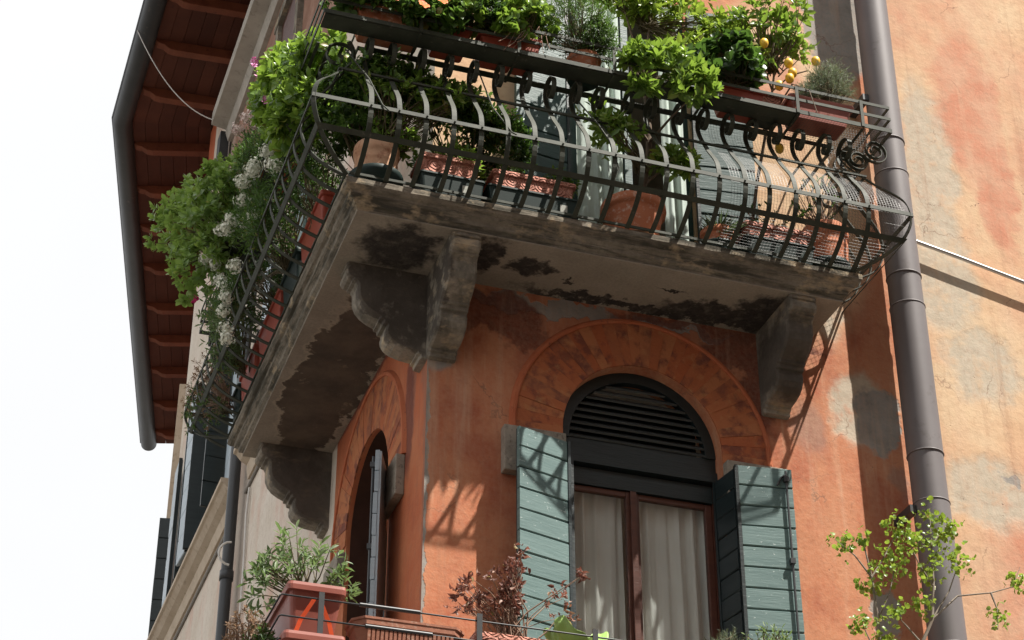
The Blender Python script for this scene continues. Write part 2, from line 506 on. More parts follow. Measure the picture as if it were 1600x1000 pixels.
MT['darkterracotta'] = mat_simple('weathered_terracotta', (.24, .10, .065), (.33, .15, .10), 7, .85, .15, bump=.5, bscale=40, bdist=.006, c3=(.42, .3, .23), c3thr=(.56, .75))
MT['relief'] = make_relief('relief_terracotta', (.40, .15, .105), (.48, .215, .155))
MT['redplastic'] = mat_simple('red_plastic', (.34, .065, .04), (.40, .085, .052), 5, .45, .4, bump=.1, bscale=60, bdist=.002, c3=(.45, .2, .15), c3thr=(.66, .8))
MT['brownplastic'] = mat_simple('brown_plastic', (.26, .075, .055), (.31, .10, .075), 5, .42, .4, bump=.1, bscale=60, bdist=.002, c3=(.4, .22, .18), c3thr=(.66, .8))
MT['greenplastic'] = mat_simple('dark_green_plastic', (.006, .017, .015), (.010, .025, .021), 5, .5, .3, bump=.08, bscale=60, c3=(.04, .055, .05), c3thr=(.68, .8))
MT['limeplastic'] = mat_simple('lime_plastic', (.24, .40, .09), (.32, .47, .14), 5, .45, .4)
MT['orangestrap'] = mat_simple('orange_strap', (.75, .08, .02), (.8, .11, .03), 5, .5, .4)
MT['soil'] = mat_simple('potting_soil', (.03, .022, .016), (.05, .038, .028), 20, .95, .1, bump=.8, bscale=60, bdist=.01)
MT['sticker'] = mat_simple('paper_sticker', (.5, .5, .44), (.32, .33, .3), 60, .7, .2)
MT['bark'] = mat_simple('bark', (.13, .095, .07), (.21, .165, .125), 14, .85, .15, bump=.7, bscale=50, bdist=.005)
MT['twig'] = mat_simple('twig', (.10, .085, .05), (.16, .13, .08), 14, .8, .2)
MT['drytwig'] = mat_simple('dry_twig', (.24, .15, .11), (.33, .23, .17), 14, .85, .15)
MT['palebark'] = mat_simple('pale_bark', (.17, .135, .10), (.30, .26, .22), 14, .8, .2)
MT['roof'] = mat_simple('roof_tile_clay', (.36, .16, .10), (.45, .22, .14), 3, .9, .15, bump=.5)
MT['room'] = mat_simple('dim_room', (.50, .45, .38), (.56, .5, .43), 2, .9, .1)
MT['oppwall'] = mat_simple('brown_facade', (.22, .13, .085), (.30, .19, .125), 1.2, .9, .15, bump=.3, bscale=10)
MT['curtain'] = make_curtain('lace_curtain', (.92, .90, .85), .25)
MT['mint'] = make_curtain('mint_curtain', (.68, .78, .72), .3)
MT['glass'] = make_glass()
MT['paving'] = mat_simple('grey_paving', (.10, .094, .086), (.135, .126, .115), .8, .85, .25, bump=.4, bscale=3, bdist=.02)
MT['lemon'] = mat_simple('lemon_skin', (.72, .42, .03), (.78, .50, .05), 20, .42, .4, bump=.4, bscale=120, bdist=.002)
MT['white_petal'] = mat_simple('white_petal', (.70, .72, .60), (.80, .80, .70), 20, .7, .2)
MT['blush_petal'] = mat_simple('blush_petal', (.70, .55, .52), (.80, .68, .64), 20, .7, .2)
MT['pink_petal'] = mat_simple('pink_petal', (.62, .22, .45), (.7, .32, .52), 20, .6, .2)
MT['orange_petal'] = mat_simple('orange_petal', (.80, .13, .02), (.85, .2, .04), 20, .55, .2)
MT['magenta_petal'] = mat_simple('magenta_petal', (.55, .01, .12), (.6, .02, .16), 20, .55, .2)

LF = {}
LF['bright'] = make_leaf('bright_leaf', (.075, .16, .022), (.17, .285, .05), (.30, .46, .06), .32, (.27, .36, .08))
LF['jade'] = make_leaf('jade_leaf', (.115, .215, .045), (.225, .345, .09), (.36, .52, .10), .3, (.26, .36, .13))
LF['mid'] = make_leaf('mid_leaf', (.05, .115, .022), (.11, .20, .04), (.18, .32, .05), .36)
LF['dark'] = make_leaf('dark_leaf', (.028, .07, .018), (.065, .13, .03), (.10, .20, .03), .36)
LF['fine'] = make_leaf('fine_leaf', (.035, .085, .02), (.085, .15, .035), (.12, .22, .04), .5)
LF['grey'] = make_leaf('grey_leaf', (.10, .135, .085), (.20, .235, .155), (.16, .2, .1), .6)
LF['sage'] = make_leaf('sage_leaf', (.085, .145, .055), (.17, .235, .10), (.2, .3, .1), .5)
LF['lime'] = make_leaf('young_leaf', (.14, .25, .03), (.26, .36, .07), (.36, .5, .06), .35)
LF['dead'] = make_leaf('dead_leaf', (.13, .05, .038), (.27, .135, .10), (.22, .08, .055), .55, (.45, .3, .24))
LF['dry'] = make_leaf('dry_leaf', (.26, .16, .10), (.36, .25, .17), (.3, .18, .1), .7)
LF['spike'] = make_leaf('spiky_leaf', (.05, .075, .04), (.16, .19, .13), (.1, .15, .06), .4)


# ------------------------------------------------------------------ geometry helpers
class MB:
    def __init__(s):
        s.v, s.f, s.sm = [], [], []

    def add(s, vs, fs, smooth=False):
        b = len(s.v)
        s.v += [tuple(v) for v in vs]
        s.f += [tuple(i + b for i in f) for f in fs]
        s.sm += [smooth] * len(fs)
        return s

    def box(s, a, b):
        x0, y0, z0 = (min(a[i], b[i]) for i in range(3))
        x1, y1, z1 = (max(a[i], b[i]) for i in range(3))
        return s.add([(x0, y0, z0), (x1, y0, z0), (x1, y1, z0), (x0, y1, z0), (x0, y0, z1), (x1, y0, z1), (x1, y1, z1), (x0, y1, z1)],
                     [(0, 3, 2, 1), (4, 5, 6, 7), (0, 1, 5, 4), (1, 2, 6, 5), (2, 3, 7, 6), (3, 0, 4, 7)])

    def obox(s, c, ux, uy, uz, h):
        """oriented box, half sizes h"""
        c, ux, uy, uz = Vector(c), Vector(ux) * h[0], Vector(uy) * h[1], Vector(uz) * h[2]
        vs = [c + a * ux + b * uy + d * uz for d in (-1, 1) for a, b in ((-1, -1), (1, -1), (1, 1), (-1, 1))]
        return s.add(vs, [(0, 3, 2, 1), (4, 5, 6, 7), (0, 1, 5, 4), (1, 2, 6, 5), (2, 3, 7, 6), (3, 0, 4, 7)])

    def tube(s, pts, r, n=8, cap=True, smooth=True):
        pts = [Vector(p) for p in pts]
        rs = r if isinstance(r, (list, tuple)) else [r] * len(pts)
        rings = []
        prev = None
        for i, p in enumerate(pts):
            t = (pts[min(i + 1, len(pts) - 1)] - pts[max(i - 1, 0)])
            if t.length < 1e-9:
                t = Vector((0, 0, 1))
            t.normalize()
            a = prev if prev is not None else (Vector((0, 0, 1)) if abs(t.z) < .9 else Vector((1, 0, 0)))
            u = (a - t * a.dot(t))
            if u.length < 1e-6:
                u = t.orthogonal()
            u.normalize()
            prev = u
            w = t.cross(u)
            rings.append([p + (u * math.cos(2 * math.pi * k / n) + w * math.sin(2 * math.pi * k / n)) * rs[i] for k in range(n)])
        vs = [v for g in rings for v in g]
        fs = []
        for i in range(len(rings) - 1):
            for k in range(n):
                k2 = (k + 1) % n
                fs.append((i * n + k, i * n + k2, (i + 1) * n + k2, (i + 1) * n + k))
        s.add(vs, fs, smooth)
        if cap:
            s.add(rings[0], [tuple(range(n))[::-1]])
            s.add(rings[-1], [tuple(range(n))])
        return s

    def strap(s, pts, width_dir, w, th):
        """flat bar along pts; width along width_dir (vector or list), thickness th"""
        pts = [Vector(p) for p in pts]
        vs, fs = [], []
        for i, p in enumerate(pts):
            t = (pts[min(i + 1, len(pts) - 1)] - pts[max(i - 1, 0)]).normalized()
            wd = Vector(width_dir[i] if isinstance(width_dir, list) else width_dir).normalized()
            nn = t.cross(wd).normalized()
            for a, b in ((-1, -1), (1, -1), (1, 1), (-1, 1)):
                vs.append(p + wd * (a * w / 2) + nn * (b * th / 2))
        for i in range(len(pts) - 1):
            for k in range(4):
                k2 = (k + 1) % 4
                fs.append((i * 4 + k, i * 4 + k2, i * 4 + 4 + k2, i * 4 + 4 + k))
        e = (len(pts) - 1) * 4
        fs += [(3, 2, 1, 0), (e, e + 1, e + 2, e + 3)]
        return s.add(vs, fs)

    def lathe(s, c, prof, n=24, sx=1, sy=1, smooth=True):
        vs, fs = [], []
        for r, z in prof:
            for k in range(n):
                a = 2 * math.pi * k / n
                vs.append((c[0] + r * sx * math.cos(a), c[1] + r * sy * math.sin(a), c[2] + z))
        for i in range(len(prof) - 1):
            for k in range(n):
                k2 = (k + 1) % n
                fs.append((i * n + k, i * n + k2, (i + 1) * n + k2, (i + 1) * n + k))
        return s.add(vs, fs, smooth)

    def loft(s, loops, cap0=True, cap1=True, smooth=False):
        n = len(loops[0])
        vs = [p for l in loops for p in l]
        fs = []
        for i in range(len(loops) - 1):
            for k in range(n):
                k2 = (k + 1) % n
                fs.append((i * n + k, i * n + k2, (i + 1) * n + k2, (i + 1) * n + k))
        if cap0:
            fs.append(tuple(range(n))[::-1])
        if cap1:
            fs.append(tuple((len(loops) - 1) * n + k for k in range(n)))
        return s.add(vs, fs, smooth)

    def prism(s, poly, axis, a, b):
        """poly: 2-D points in the other two axes (cyclic order), extruded on axis from a to b"""
        def mk(p, v):
            return {0: (v, p[0], p[1]), 1: (p[0], v, p[1]), 2: (p[0], p[1], v)}[axis]
        return s.loft([[mk(p, a) for p in poly], [mk(p, b) for p in poly]])

    def build(s, name, mat, parent=None, kind=None, bevel=0.0, loc=None):
        me = bpy.data.meshes.new(name)
        me.from_pydata(s.v, [], s.f)
        me.polygons.foreach_set('use_smooth', s.sm)
        me.materials.append(mat)
        me.validate()
        me.update()
        o = bpy.data.objects.new(name, me)
        COL.objects.link(o)
        if parent is not None:
            o.parent = parent
        if loc:
            o.location = loc
        if kind:
            o['kind'] = kind
        if bevel:
            b = o.modifiers.new('edge', 'BEVEL')
            b.width = bevel
            b.segments = 2
            b.limit_method = 'ANGLE'
            b.angle_limit = R(40)
        return o


def tag(o, label, cat, group=None):
    o['label'] = label
    o['category'] = cat
    if group:
        o['group'] = group
    return o


def thing(name, label, cat, group=None):
    o = bpy.data.objects.new(name, None)
    COL.objects.link(o)
    return tag(o, label, cat, group)


def part_empty(name, parent):
    o = bpy.data.objects.new(name, None)
    COL.objects.link(o)
    o.parent = parent
    return o


def rect_loop(cx, cy, hx, hy, z, cut=.0, seg=3):
    """rounded rectangle loop"""
    pts = []
    for qx, qy, a0 in ((1, 1, 0), (-1, 1, 90), (-1, -1, 180), (1, -1, 270)):
        if cut <= 0:
            pts.append((cx + qx * hx, cy + qy * hy, z))
        else:
            for k in range(seg + 1):
                a = R(a0 + 90 * k / seg)
                pts.append((cx + qx * (hx - cut) + cut * math.cos(a), cy + qy * (hy - cut) + cut * math.sin(a), z))
    return pts


# ------------------------------------------------------------------ ground
g = MB().add([(-400, -400, 0), (400, -400, 0), (400, 400, 0), (-400, 400, 0)], [(0, 1, 2, 3)]).build('ground', MT['paving'])
g['kind'] = 'structure'

# ------------------------------------------------------------------ the building
BLD = thing('corner_building', 'orange plastered corner house with a projecting balcony, arched windows and deep timber eaves', 'building')


def arch_open(uc, r, zb, zs, n=28, rect_top=None):
    """boundary from bottom-left up over to bottom-right"""
    if rect_top:
        return [(uc - r, zb), (uc - r, rect_top), (uc + r, rect_top), (uc + r, zb)]
    return [(uc - r, zb)] + [(uc - r * math.cos(math.pi * k / n), zs + r * math.sin(math.pi * k / n)) for k in range(n + 1)] + [(uc + r, zb)]


def wall(mb, axis, v, u0, u1, z0, z1, ops, depth, inward):
    """flat wall at constant coordinate, with openings cut out and reveals"""
    def mk(u, z, d=0):
        return (u, v + d, z) if axis == 'y' else (v + d, u, z)
    cur = u0
    for b in sorted(ops, key=lambda q: q[0][0]):
        us = [p[0] for p in b]
        l, r_ = min(us), max(us)
        mb.add([mk(cur, z0), mk(l, z0), mk(l, z1), mk(cur, z1)], [(0, 1, 2, 3)])
        zb = b[0][1]
        if zb > z0 + 1e-6:
            mb.add([mk(l, z0), mk(r_, z0), mk(r_, zb), mk(l, zb)], [(0, 1, 2, 3)])
        top = b[1:-1]
        for p, q in zip(top[:-1], top[1:]):
            if abs(q[0] - p[0]) > 1e-9:
                mb.add([mk(*p), mk(*q), mk(q[0], z1), mk(p[0], z1)], [(0, 1, 2, 3)])
        bb = b + [b[0]]
        for p, q in zip(bb[:-1], bb[1:]):
            mb.add([mk(*p), mk(*q), mk(q[0], q[1], depth * inward), mk(p[0], p[1], depth * inward)], [(0, 1, 2, 3)])
        cur = r_
    mb.add([mk(cur, z0), mk(u1, z0), mk(u1, z1), mk(cur, z1)], [(0, 1, 2, 3)])


FX, FZ, FR = 1.645, 8.72, .62      # front arched window
LY, LZ, LR = 1.60, 8.65, .64       # side arched window
ZT = 19.85                          # wall top
w = MB()
wall(w, 'y', 0, 0, 9, 0, 9.95, [arch_open(FX, FR, 6.1, FZ)], .32, 1)
wall(w, 'y', 0, 0, 9, 9.95, ZT, [arch_open(1.63, .53, 10.03, 0, rect_top=12.95)], .25, 1)
fwall = w.build('front_wall', MT['front'], BLD)
w = MB()
wall(w, 'x', 0, 0, 12.1, 0, 9.95, [arch_open(LY, LR, 6.1, LZ)], .32, 1)
wall(w, 'x', 0, 0, 12.1, 9.95, ZT, [arch_open(1.7, .5, 10.03, 0, rect_top=12.4), arch_open(5.2, .5, 11.8, 0, rect_top=14.0), arch_open(8.75, .5, 11.8, 0, rect_top=14.0), arch_open(10.75, .5, 11.8, 0, rect_top=14.0)], .25, 1)
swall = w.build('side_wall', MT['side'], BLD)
# far wing, bent a little away
BD = Vector((math.sin(R(12)), math.cos(R(12)), 0))
BN = Vector((-math.cos(R(12)), math.sin(R(12)), 0))
P0 = Vector((0, 12.1, 0))
P1 = P0 + BD * 9.6
w = MB()
w.add([P0, P1, P1 + Vector((0, 0, ZT)), P0 + Vector((0, 0, ZT))], [(0, 1, 2, 3)])
w.add([P1, (9, P1.y, 0), (9, P1.y, ZT), P1 + Vector((0, 0, ZT))], [(0, 1, 2, 3)])
w.add([(9, P1.y, 0), (9, 0, 0), (9, 0, ZT), (9, P1.y, ZT)], [(0, 1, 2, 3)])
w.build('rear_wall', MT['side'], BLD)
# floors inside, so that rooms are closed
w = MB()
w.box((.3, .36, 9.6), (8.9, 12, 9.7)).box((.3, .36, 5.9), (8.9, 12, 6.0)).box((.3, .36, 13.2), (8.9, 12, 13.3)).box((2.9, .36, 6.0), (3.0, 12, 13.2)).box((.36, 3.1, 6.0), (2.9, 3.2, 13.2))
w.build('inner_floor', MT['room'], BLD)

# string courses and cornices on the side wall
def moulding(name, y0, y1, z, prof, mat, x0=0.0):
    poly = [(x0 - a, z + b) for a, b in prof]
    m = MB()
    m.loft([[(p[0], y0, p[1]) for p in poly], [(p[0], y1, p[1]) for p in poly]])
    return m.build(name, mat, BLD)


SP = [(-.05, -.32), (.03, -.32), (.05, -.2), (.05, -.16), (.12, -.12), (.17, -.06), (.2, -.05), (.2, 0), (-.05, 0)]
moulding('string_course', 3.4, 6.7, 11.76, SP, MT['moulding'])
moulding('string_course', 7.35, 12.08, 11.76, SP, MT['moulding'])
moulding('cornice', 3.2, 10.0, 18.6, [(-.05, -.42), (.06, -.42), (.1, -.3), (.1, -.24), (.3, -.2), (.3, .0), (-.05, 0)], MT['greystone'])
# dark metal end piece under the cornice
MB().box((-.16, 10.02, 17.75), (-.04, 10.25, 18.35)).build('cornice_end_bracket', MT['darkpipe'], BLD)
# stone window surround of the far wing, seen in profile
m = MB()
for a, b in ((0.0, .12), (.14, .2)):
    c = P0 + BD * (1.0 + a) + BN * .06
    m.obox((c.x, c.y, 14.2), BD, BN, (0, 0, 1), (.07, .1 - a * .2, 1.9))
m.build('window_surround', MT['moulding'], BLD)

# ---- balcony slab with moulded edge
rng = random.Random(5)
SB, SR, SF, SLX = .63, 3.05, 3.2, .085
PROF = [(0, 9.82), (0, 9.848), (.028, 9.866), (.034, 9.895), (.066, 9.92), (.074, 9.945), (.098, 9.952), (.118, 9.975), (.118, 10.018), (.106, 10.03)]


def slab_outline(e):
    return [(SR + e, 0.0), (SR + e, -(SB + e)), (-(SB + SLX + e), -(SB + e)), (-(SB + SLX + e), SF + e), (0.0, SF + e)]


def densify(pts, step, jit):
    base = slab_outline(0)
    out = []
    for i in range(len(pts) - 1):
        L_ = math.dist(base[i], base[i + 1])
        n = max(1, int(L_ / step))
        for k in range(n):
            f = k / n
            out.append((pts[i][0] + (pts[i + 1][0] - pts[i][0]) * f + rng.uniform(-jit, jit), pts[i][1] + (pts[i + 1][1] - pts[i][1]) * f + rng.uniform(-jit, jit)))
    out.append(pts[-1])
    return out


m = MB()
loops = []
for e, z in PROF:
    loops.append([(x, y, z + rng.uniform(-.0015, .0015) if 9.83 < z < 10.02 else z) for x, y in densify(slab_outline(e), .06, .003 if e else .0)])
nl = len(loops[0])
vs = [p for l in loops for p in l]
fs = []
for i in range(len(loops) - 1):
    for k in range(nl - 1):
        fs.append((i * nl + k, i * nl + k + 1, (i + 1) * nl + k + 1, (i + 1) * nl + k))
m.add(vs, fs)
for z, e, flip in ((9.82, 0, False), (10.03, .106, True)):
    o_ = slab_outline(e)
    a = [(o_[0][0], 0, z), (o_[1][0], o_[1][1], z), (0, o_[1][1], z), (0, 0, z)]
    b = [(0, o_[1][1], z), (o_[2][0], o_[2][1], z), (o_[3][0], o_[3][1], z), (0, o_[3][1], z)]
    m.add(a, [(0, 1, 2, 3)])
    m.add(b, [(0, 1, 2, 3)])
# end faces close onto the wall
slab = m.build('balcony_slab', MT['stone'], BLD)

# scroll brackets: profile of outward distance and height
BP = [(0, 9.818), (.62, 9.818), (.62, 9.79), (.605, 9.784), (.615, 9.77), (.625, 9.745), (.62, 9.715), (.60, 9.695), (.57, 9.688), (.57, 9.672), (.545, 9.665), (.53, 9.64), (.528, 9.60), (.525, 9.55), (.505, 9.50), (.465, 9.455), (.41, 9.42), (.36, 9.40),
      (.36, 9.38), (.335, 9.375), (.33, 9.345), (.305, 9.34), (.302, 9.322), (.31, 9.30), (.305, 9.26), (.28, 9.22), (.235, 9.19), (.17, 9.172), (.11, 9.165), (.075, 9.16), (.075, 9.14), (.055, 9.135), (.05, 9.105), (0, 9.10)]


def bracket(axis, a, b):
    m = MB()
    if axis == 'front':      # projects to -y, width along x
        loops = [[(v, -o, z) for o, z in BP] for v in (a, a + .018, b - .018, b)]
    else:
        loops = [[(-o, v, z) for o, z in BP] for v in (a, a + .018, b - .018, b)]
    for i, ins in ((0, .014), (3, .014)):
        loops[i] = [((q[0] if axis == 'front' else min(0, q[0] + ins)), (min(0, q[1] + ins) if axis == 'front' else q[1]), q[2] + (ins * .6 if q[2] < 9.8 else 0)) for q in loops[i]]
    m.loft(loops)
    return m.build('bracket', MT['corbel'], slab)


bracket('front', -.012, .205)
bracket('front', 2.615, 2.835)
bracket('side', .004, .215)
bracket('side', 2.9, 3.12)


# ---- arches: voussoirs and rims
def arch_ring(axis, uc, zc, r0, r1, n, zleg):
    ring = part_empty('window_arch', BLD)
    rr = random.Random(int(uc * 100))

    def mk(u, d, z):
        return (u, -d, z) if axis == 'y' else (-d, u, z)
    pieces = []
    for k in range(n):
        pieces.append(('a', math.pi * k / n, math.pi * (k + 1) / n))
    nleg = max(0, int((zc - zleg) / .075))
    for s in (-1, 1):
        for k in range(nleg):
            pieces.append(('l', s, k))
    for p in pieces:
        d = .012 + rr.uniform(-.003, .004)
        mb = MB()
        g_ = .0004
        if p[0] == 'a':
            a0, a1 = p[1], p[2]
            am = (a0 + a1) / 2
            q = []
            for a, r_ in ((a0 + g_, r0), (a1 - g_, r0), (a1 - g_, r1), (am, r1 * 1.0), (a0 + g_, r1)):
                q.append((uc - r_ * math.cos(a), zc + r_ * math.sin(a)))
        else:
            h = (zc - zleg) / nleg
            z0 = zleg + p[2] * h
            u0, u1 = uc + p[1] * r0, uc + p[1] * r1
            q = [(u0, z0 + .0006), (u1, z0 + .0006), (u1, z0 + h - .0006), (u0, z0 + h - .0006)]
        mb.loft([[mk(u, d, z) for u, z in q], [mk(u, -.01, z) for u, z in q]])
        mb.build('voussoir', MT['voussoir'], ring)
    # thin raised rim
    path = [(uc - r1, zleg)] + [(uc - r1 * math.cos(math.pi * k / 48), zc + r1 * math.sin(math.pi * k / 48)) for k in range(49)] + [(uc + r1, zleg)]
    mb = MB()
    loops = []
    for i, (u, z) in enumerate(path):
        cx, cz = (u - uc, z - zc) if z > zc else ((-1 if u < uc else 1), 0)
        L_ = math.hypot(cx, cz)
        ox, oz = cx / L_, cz / L_
        loops.append([mk(u - ox * .02, -.005, z - oz * .02), mk(u - ox * .019, .024, z - oz * .019), mk(u - ox * .008, .030, z - oz * .008), mk(u + ox * .01, .028, z + oz * .01), mk(u + ox * .022, .012, z + oz * .022), mk(u + ox * .034, -.005, z + oz * .034)])
    mb.loft(loops)
    mb.build('arch_rim', MT['rim'], ring)


arch_ring('y', FX, FZ, FR + .004, 1.0, 30, 8.64)
arch_ring('x', LY, LZ, LR + .004, 1.07, 30, 8.60)
# plain painted strips below the springing on the side window
for u0, u1 in ((FX - 1.09, FX - FR - .004), (FX + FR + .004, FX + 1.11)):
    MB().box((u0, -.085, 8.27), (u1, .0, 8.632)).build('impost_block', MT['impost'], BLD, bevel=.008)
for u0, u1 in ((LY - 1.08, LY - LR - .004), (LY + LR + .004, LY + 1.1)):
    MB().box((-.07, u0, 8.27), (0, u1, 8.596)).build('impost_block', MT['impost'], BLD, bevel=.008)


# ---- front arched window
WIN = part_empty('arched_window', BLD)
yl = .10
m = MB()
N = 32
ro, ri = FR - .002, FR - .085
loops = []
for k in range(N + 1):
    a = math.pi * k / N
    c_, s_ = math.cos(a), math.sin(a)
    loops.append([(FX - ro * c_, yl, FZ + ro * s_), (FX - ri * c_, yl, FZ + ri * s_), (FX - ri * c_, yl + .06, FZ + ri * s_), (FX - ro * c_, yl + .06, FZ + ro * s_)])
m.loft(loops)
m.box((FX - ro, yl - .01, 8.52), (FX + ro, yl + .07, 8.60)).box((FX - ro, yl + .012, 8.60), (FX + ro, yl + .06, FZ + .002))
m.build('louvre_frame', MT['darkshutter'], WIN)
for k in range(9):
    z = FZ + .035 + k * .057
    hw = math.sqrt(max(.01, (ri + .01) ** 2 - (z - FZ) ** 2))
    MB().obox((FX, yl + .03, z), (1, 0, 0), Vector((0, .72, .69)).normalized(), Vector((0, -.69, .72)).normalized(), (hw, .036, .006)).build('louvre_slat', MT['slat'], WIN)
MB().box((FX - .5, yl + .085, FZ - .02), (FX + .5, yl + .095, FZ + .42)).build('louvre_backing', MT['darkshutter'], WIN)
ys = .13
for a, b in ((FX - FR + .002, FX - FR + .035), (FX + FR - .035, FX + FR - .002)):
    MB().box((a, ys, 6.2), (b, ys + .07, 8.50)).build('window_jamb', MT['brownwood'], WIN)
MB().box((FX - FR + .035, ys - .002, 8.365), (FX + FR - .035, ys + .072, 8.50)).build('shaded_head_frame', MT['darkshutter'], WIN)  # dark finish carries the shadow at the window head
for s, a, b in ((-1, FX - FR + .038, FX - .042), (1, FX - .038, FX + FR - .038)):
    m = MB()
    yy = ys + .012 + (.006 if s > 0 else 0)
    st = .05
    m.box((a, yy, 6.25), (a + st, yy + .045, 8.36)).box((b - st, yy, 6.25), (b, yy + .045, 8.36)).box((a + st, yy + .002, 8.32), (b - st, yy + .043, 8.36)).box((a + st, yy + .002, 6.25), (b - st, yy + .043, 6.4))
    m.build('sash', MT['brownwood'], WIN, bevel=.004)
    MB().box((a + st, yy + .02, 6.4), (b - st, yy + .024, 8.32)).build('pane', MT['glass'], WIN)
MB().box((FX - .065, ys - .012, 6.25), (FX - .018, ys + .011, 8.36)).build('mullion_cover', MT['brownwood'], WIN, bevel=.004)


def curtain(name, p0, p1, z0, z1, waves, amp, mat, label, flare=0.0, cat='curtain', seed=0):
    rr = random.Random(seed)
    nu, nv = waves * 10, 14
    ph = [rr.uniform(0, 6.28) for _ in range(4)]
    p0, p1 = Vector((p0[0], p0[1], 0)), Vector((p1[0], p1[1], 0))
    d = (p1 - p0)
    nn = Vector((d.y, -d.x, 0)).normalized()
    vs, fs = [], []
    for j in range(nv + 1):
        v = j / nv
        for i in range(nu + 1):
            u = i / nu
            uu = u + flare * (1 - v) * (u - 1) if flare < 0 else u * (1 + flare * (1 - v)) if flare > 0 else u
            ampj = amp * (1 - .35 * v) * (.7 + .5 * math.sin(u * 7 + ph[0]))
            off = ampj * (math.sin(u * waves * 6.283 + ph[1] + .5 * math.sin(v * 3 + ph[2])) + .35 * math.sin(u * waves * 2.3 * 6.283 + ph[3]))
            q = p0 + d * uu + nn * off
            vs.append((q.x, q.y, z0 + (z1 - z0) * v))
    for j in range(nv):
        for i in range(nu):
            a = j * (nu + 1) + i
            fs.append((a, a + 1, a + nu + 2, a + nu + 1))
    o = MB().add(vs, fs, True).build(name, mat)
    return tag(o, label, cat, 'curtains behind windows and doors')


curtain('curtain', (FX - FR + .06, .245), (FX - .09, .245), 6.35, 8.37, 4, .05, MT['curtain'], 'pale lace curtain behind the left pane of the arched window', seed=2)
curtain('curtain', (FX + .0, .25), (FX + FR - .06, .25), 6.35, 8.37, 5, .05, MT['curtain'], 'gathered pale lace curtain behind the right pane of the arched window', flare=-.0, seed=7)


# ---- shutters
def shutter(hinge, ang, w_, z0, z1, mat, board=.165, th=.032, side=1, rod=False, rail=True, nmin=.0):
    """leaf starting at hinge (x, y), running along direction ang (radians in plan)"""
    S = part_empty('shutter', BLD)
    d = Vector((math.cos(ang), math.sin(ang), 0))
    n_ = Vector((-d.y, d.x, 0)) * side
    rr = random.Random(int((hinge[0] * 37 + hinge[1] * 91 + z0) * 100))
    nb = max(1, round((z1 - z0) / board))
    bh = (z1 - z0) / nb
    for k in range(nb):
        zc = z0 + (k + .5) * bh
        c = Vector((hinge[0], hinge[1], zc)) + d * (w_ / 2) + n_ * rr.uniform(-.003, .003)
        tw = rr.uniform(-.0025, .0025)
        mb = MB()
        hh = bh / 2 - .0035
        q = []
        for sx in (-1, 1):
            pts = []
            for a, b in ((-th / 2, -hh), (th / 2 - .006, -hh), (th / 2, -hh + .009), (th / 2, hh - .004), (th / 2 - .004, hh), (-th / 2, hh)):
                pts.append(c + d * (sx * (w_ / 2 + .4 * tw)) + n_ * a + Vector((0, 0, b + sx * tw)))
            q.append(pts)
        mb.loft(q)
        mb.build('board', mat, S)
    # inner ledges and hinge stile
    m = MB()
    m.obox(Vector((hinge[0], hinge[1], (z0 + z1) / 2)) + d * (w_ / 2) - n_ * (th / 2 + .008), d, n_, (0, 0, 1), (w_ / 2 - .004, .0085, (z1 - z0) / 2 - .01))
    m.build('back_panel', MT['darkshutter'] if mat is MT['shutter'] else mat, S)
    if rail:
        m = MB()
        m.obox(Vector((hinge[0], hinge[1], (z0 + z1) / 2)) - d * .014, d, n_, (0, 0, 1), (.0125, th / 2 + .006, (z1 - z0) / 2))
        m.build('stile', MT['darkshutter'], S)
    if rod:
        m = MB()
        b = Vector((hinge[0], hinge[1], 0)) + d * (w_ - .05) + n_ * (th / 2 + .018)
        m.tube([b + Vector((0, 0, z0)), b + Vector((0, 0, z1 - .03))], .009, 8)
        for z in (z1 - .1, z1 - .75, z1 - 1.4):
            m.obox(b + Vector((0, 0, z)), d, n_, (0, 0, 1), (.018, .02, .02))
        t0 = b + Vector((0, 0, z1 - .06))
        m.tube([t0, t0 + d * -.04 + Vector((0, 0, -.03)), t0 + d * -.07 + Vector((0, 0, -.09))], .008, 6)
        m.build('locking_rod', MT['darkpipe'], S)
    return S


# front window: folding pairs, both swung open
shutter((FX - FR - .015, -.10), R(180 + 17), .415, 6.45, 8.55, MT['shutter'], side=1)
shutter((FX - FR + .012, -.095), R(90), .19, 6.45, 8.55, MT['darkshutter'], side=1, rail=False)
shutter((FX + FR + .045, -.16), R(-9), .40, 6.45, 8.545, MT['shutter'], side=-1, rod=True)
shutter((FX + FR - .012, .09), R(-80), .235, 6.45, 8.53, MT['darkshutter'], side=-1)
# side arched window: one leaf half closed on the near side, dark leaf inside
shutter((-.05, .93), R(-112), .40, 6.4, 8.62, MT['skylitshutter'], side=-1, rod=True)
lin = MB()
bl = arch_open(LY, LR - .004, 6.1, LZ)
lin.add([(x_, u, z) for u, z in bl for x_ in (.03, .3)], [(2 * i, 2 * i + 2, 2 * i + 3, 2 * i + 1) for i in range(len(bl) - 1)])
lin.build('window_lining', MT['lining'], BLD)
m = MB().box((.22, LY - LR + .01, 6.2), (.26, LY + LR - .01, 7.95))
m.build('lower_sash', MT['darkshutter'], BLD)
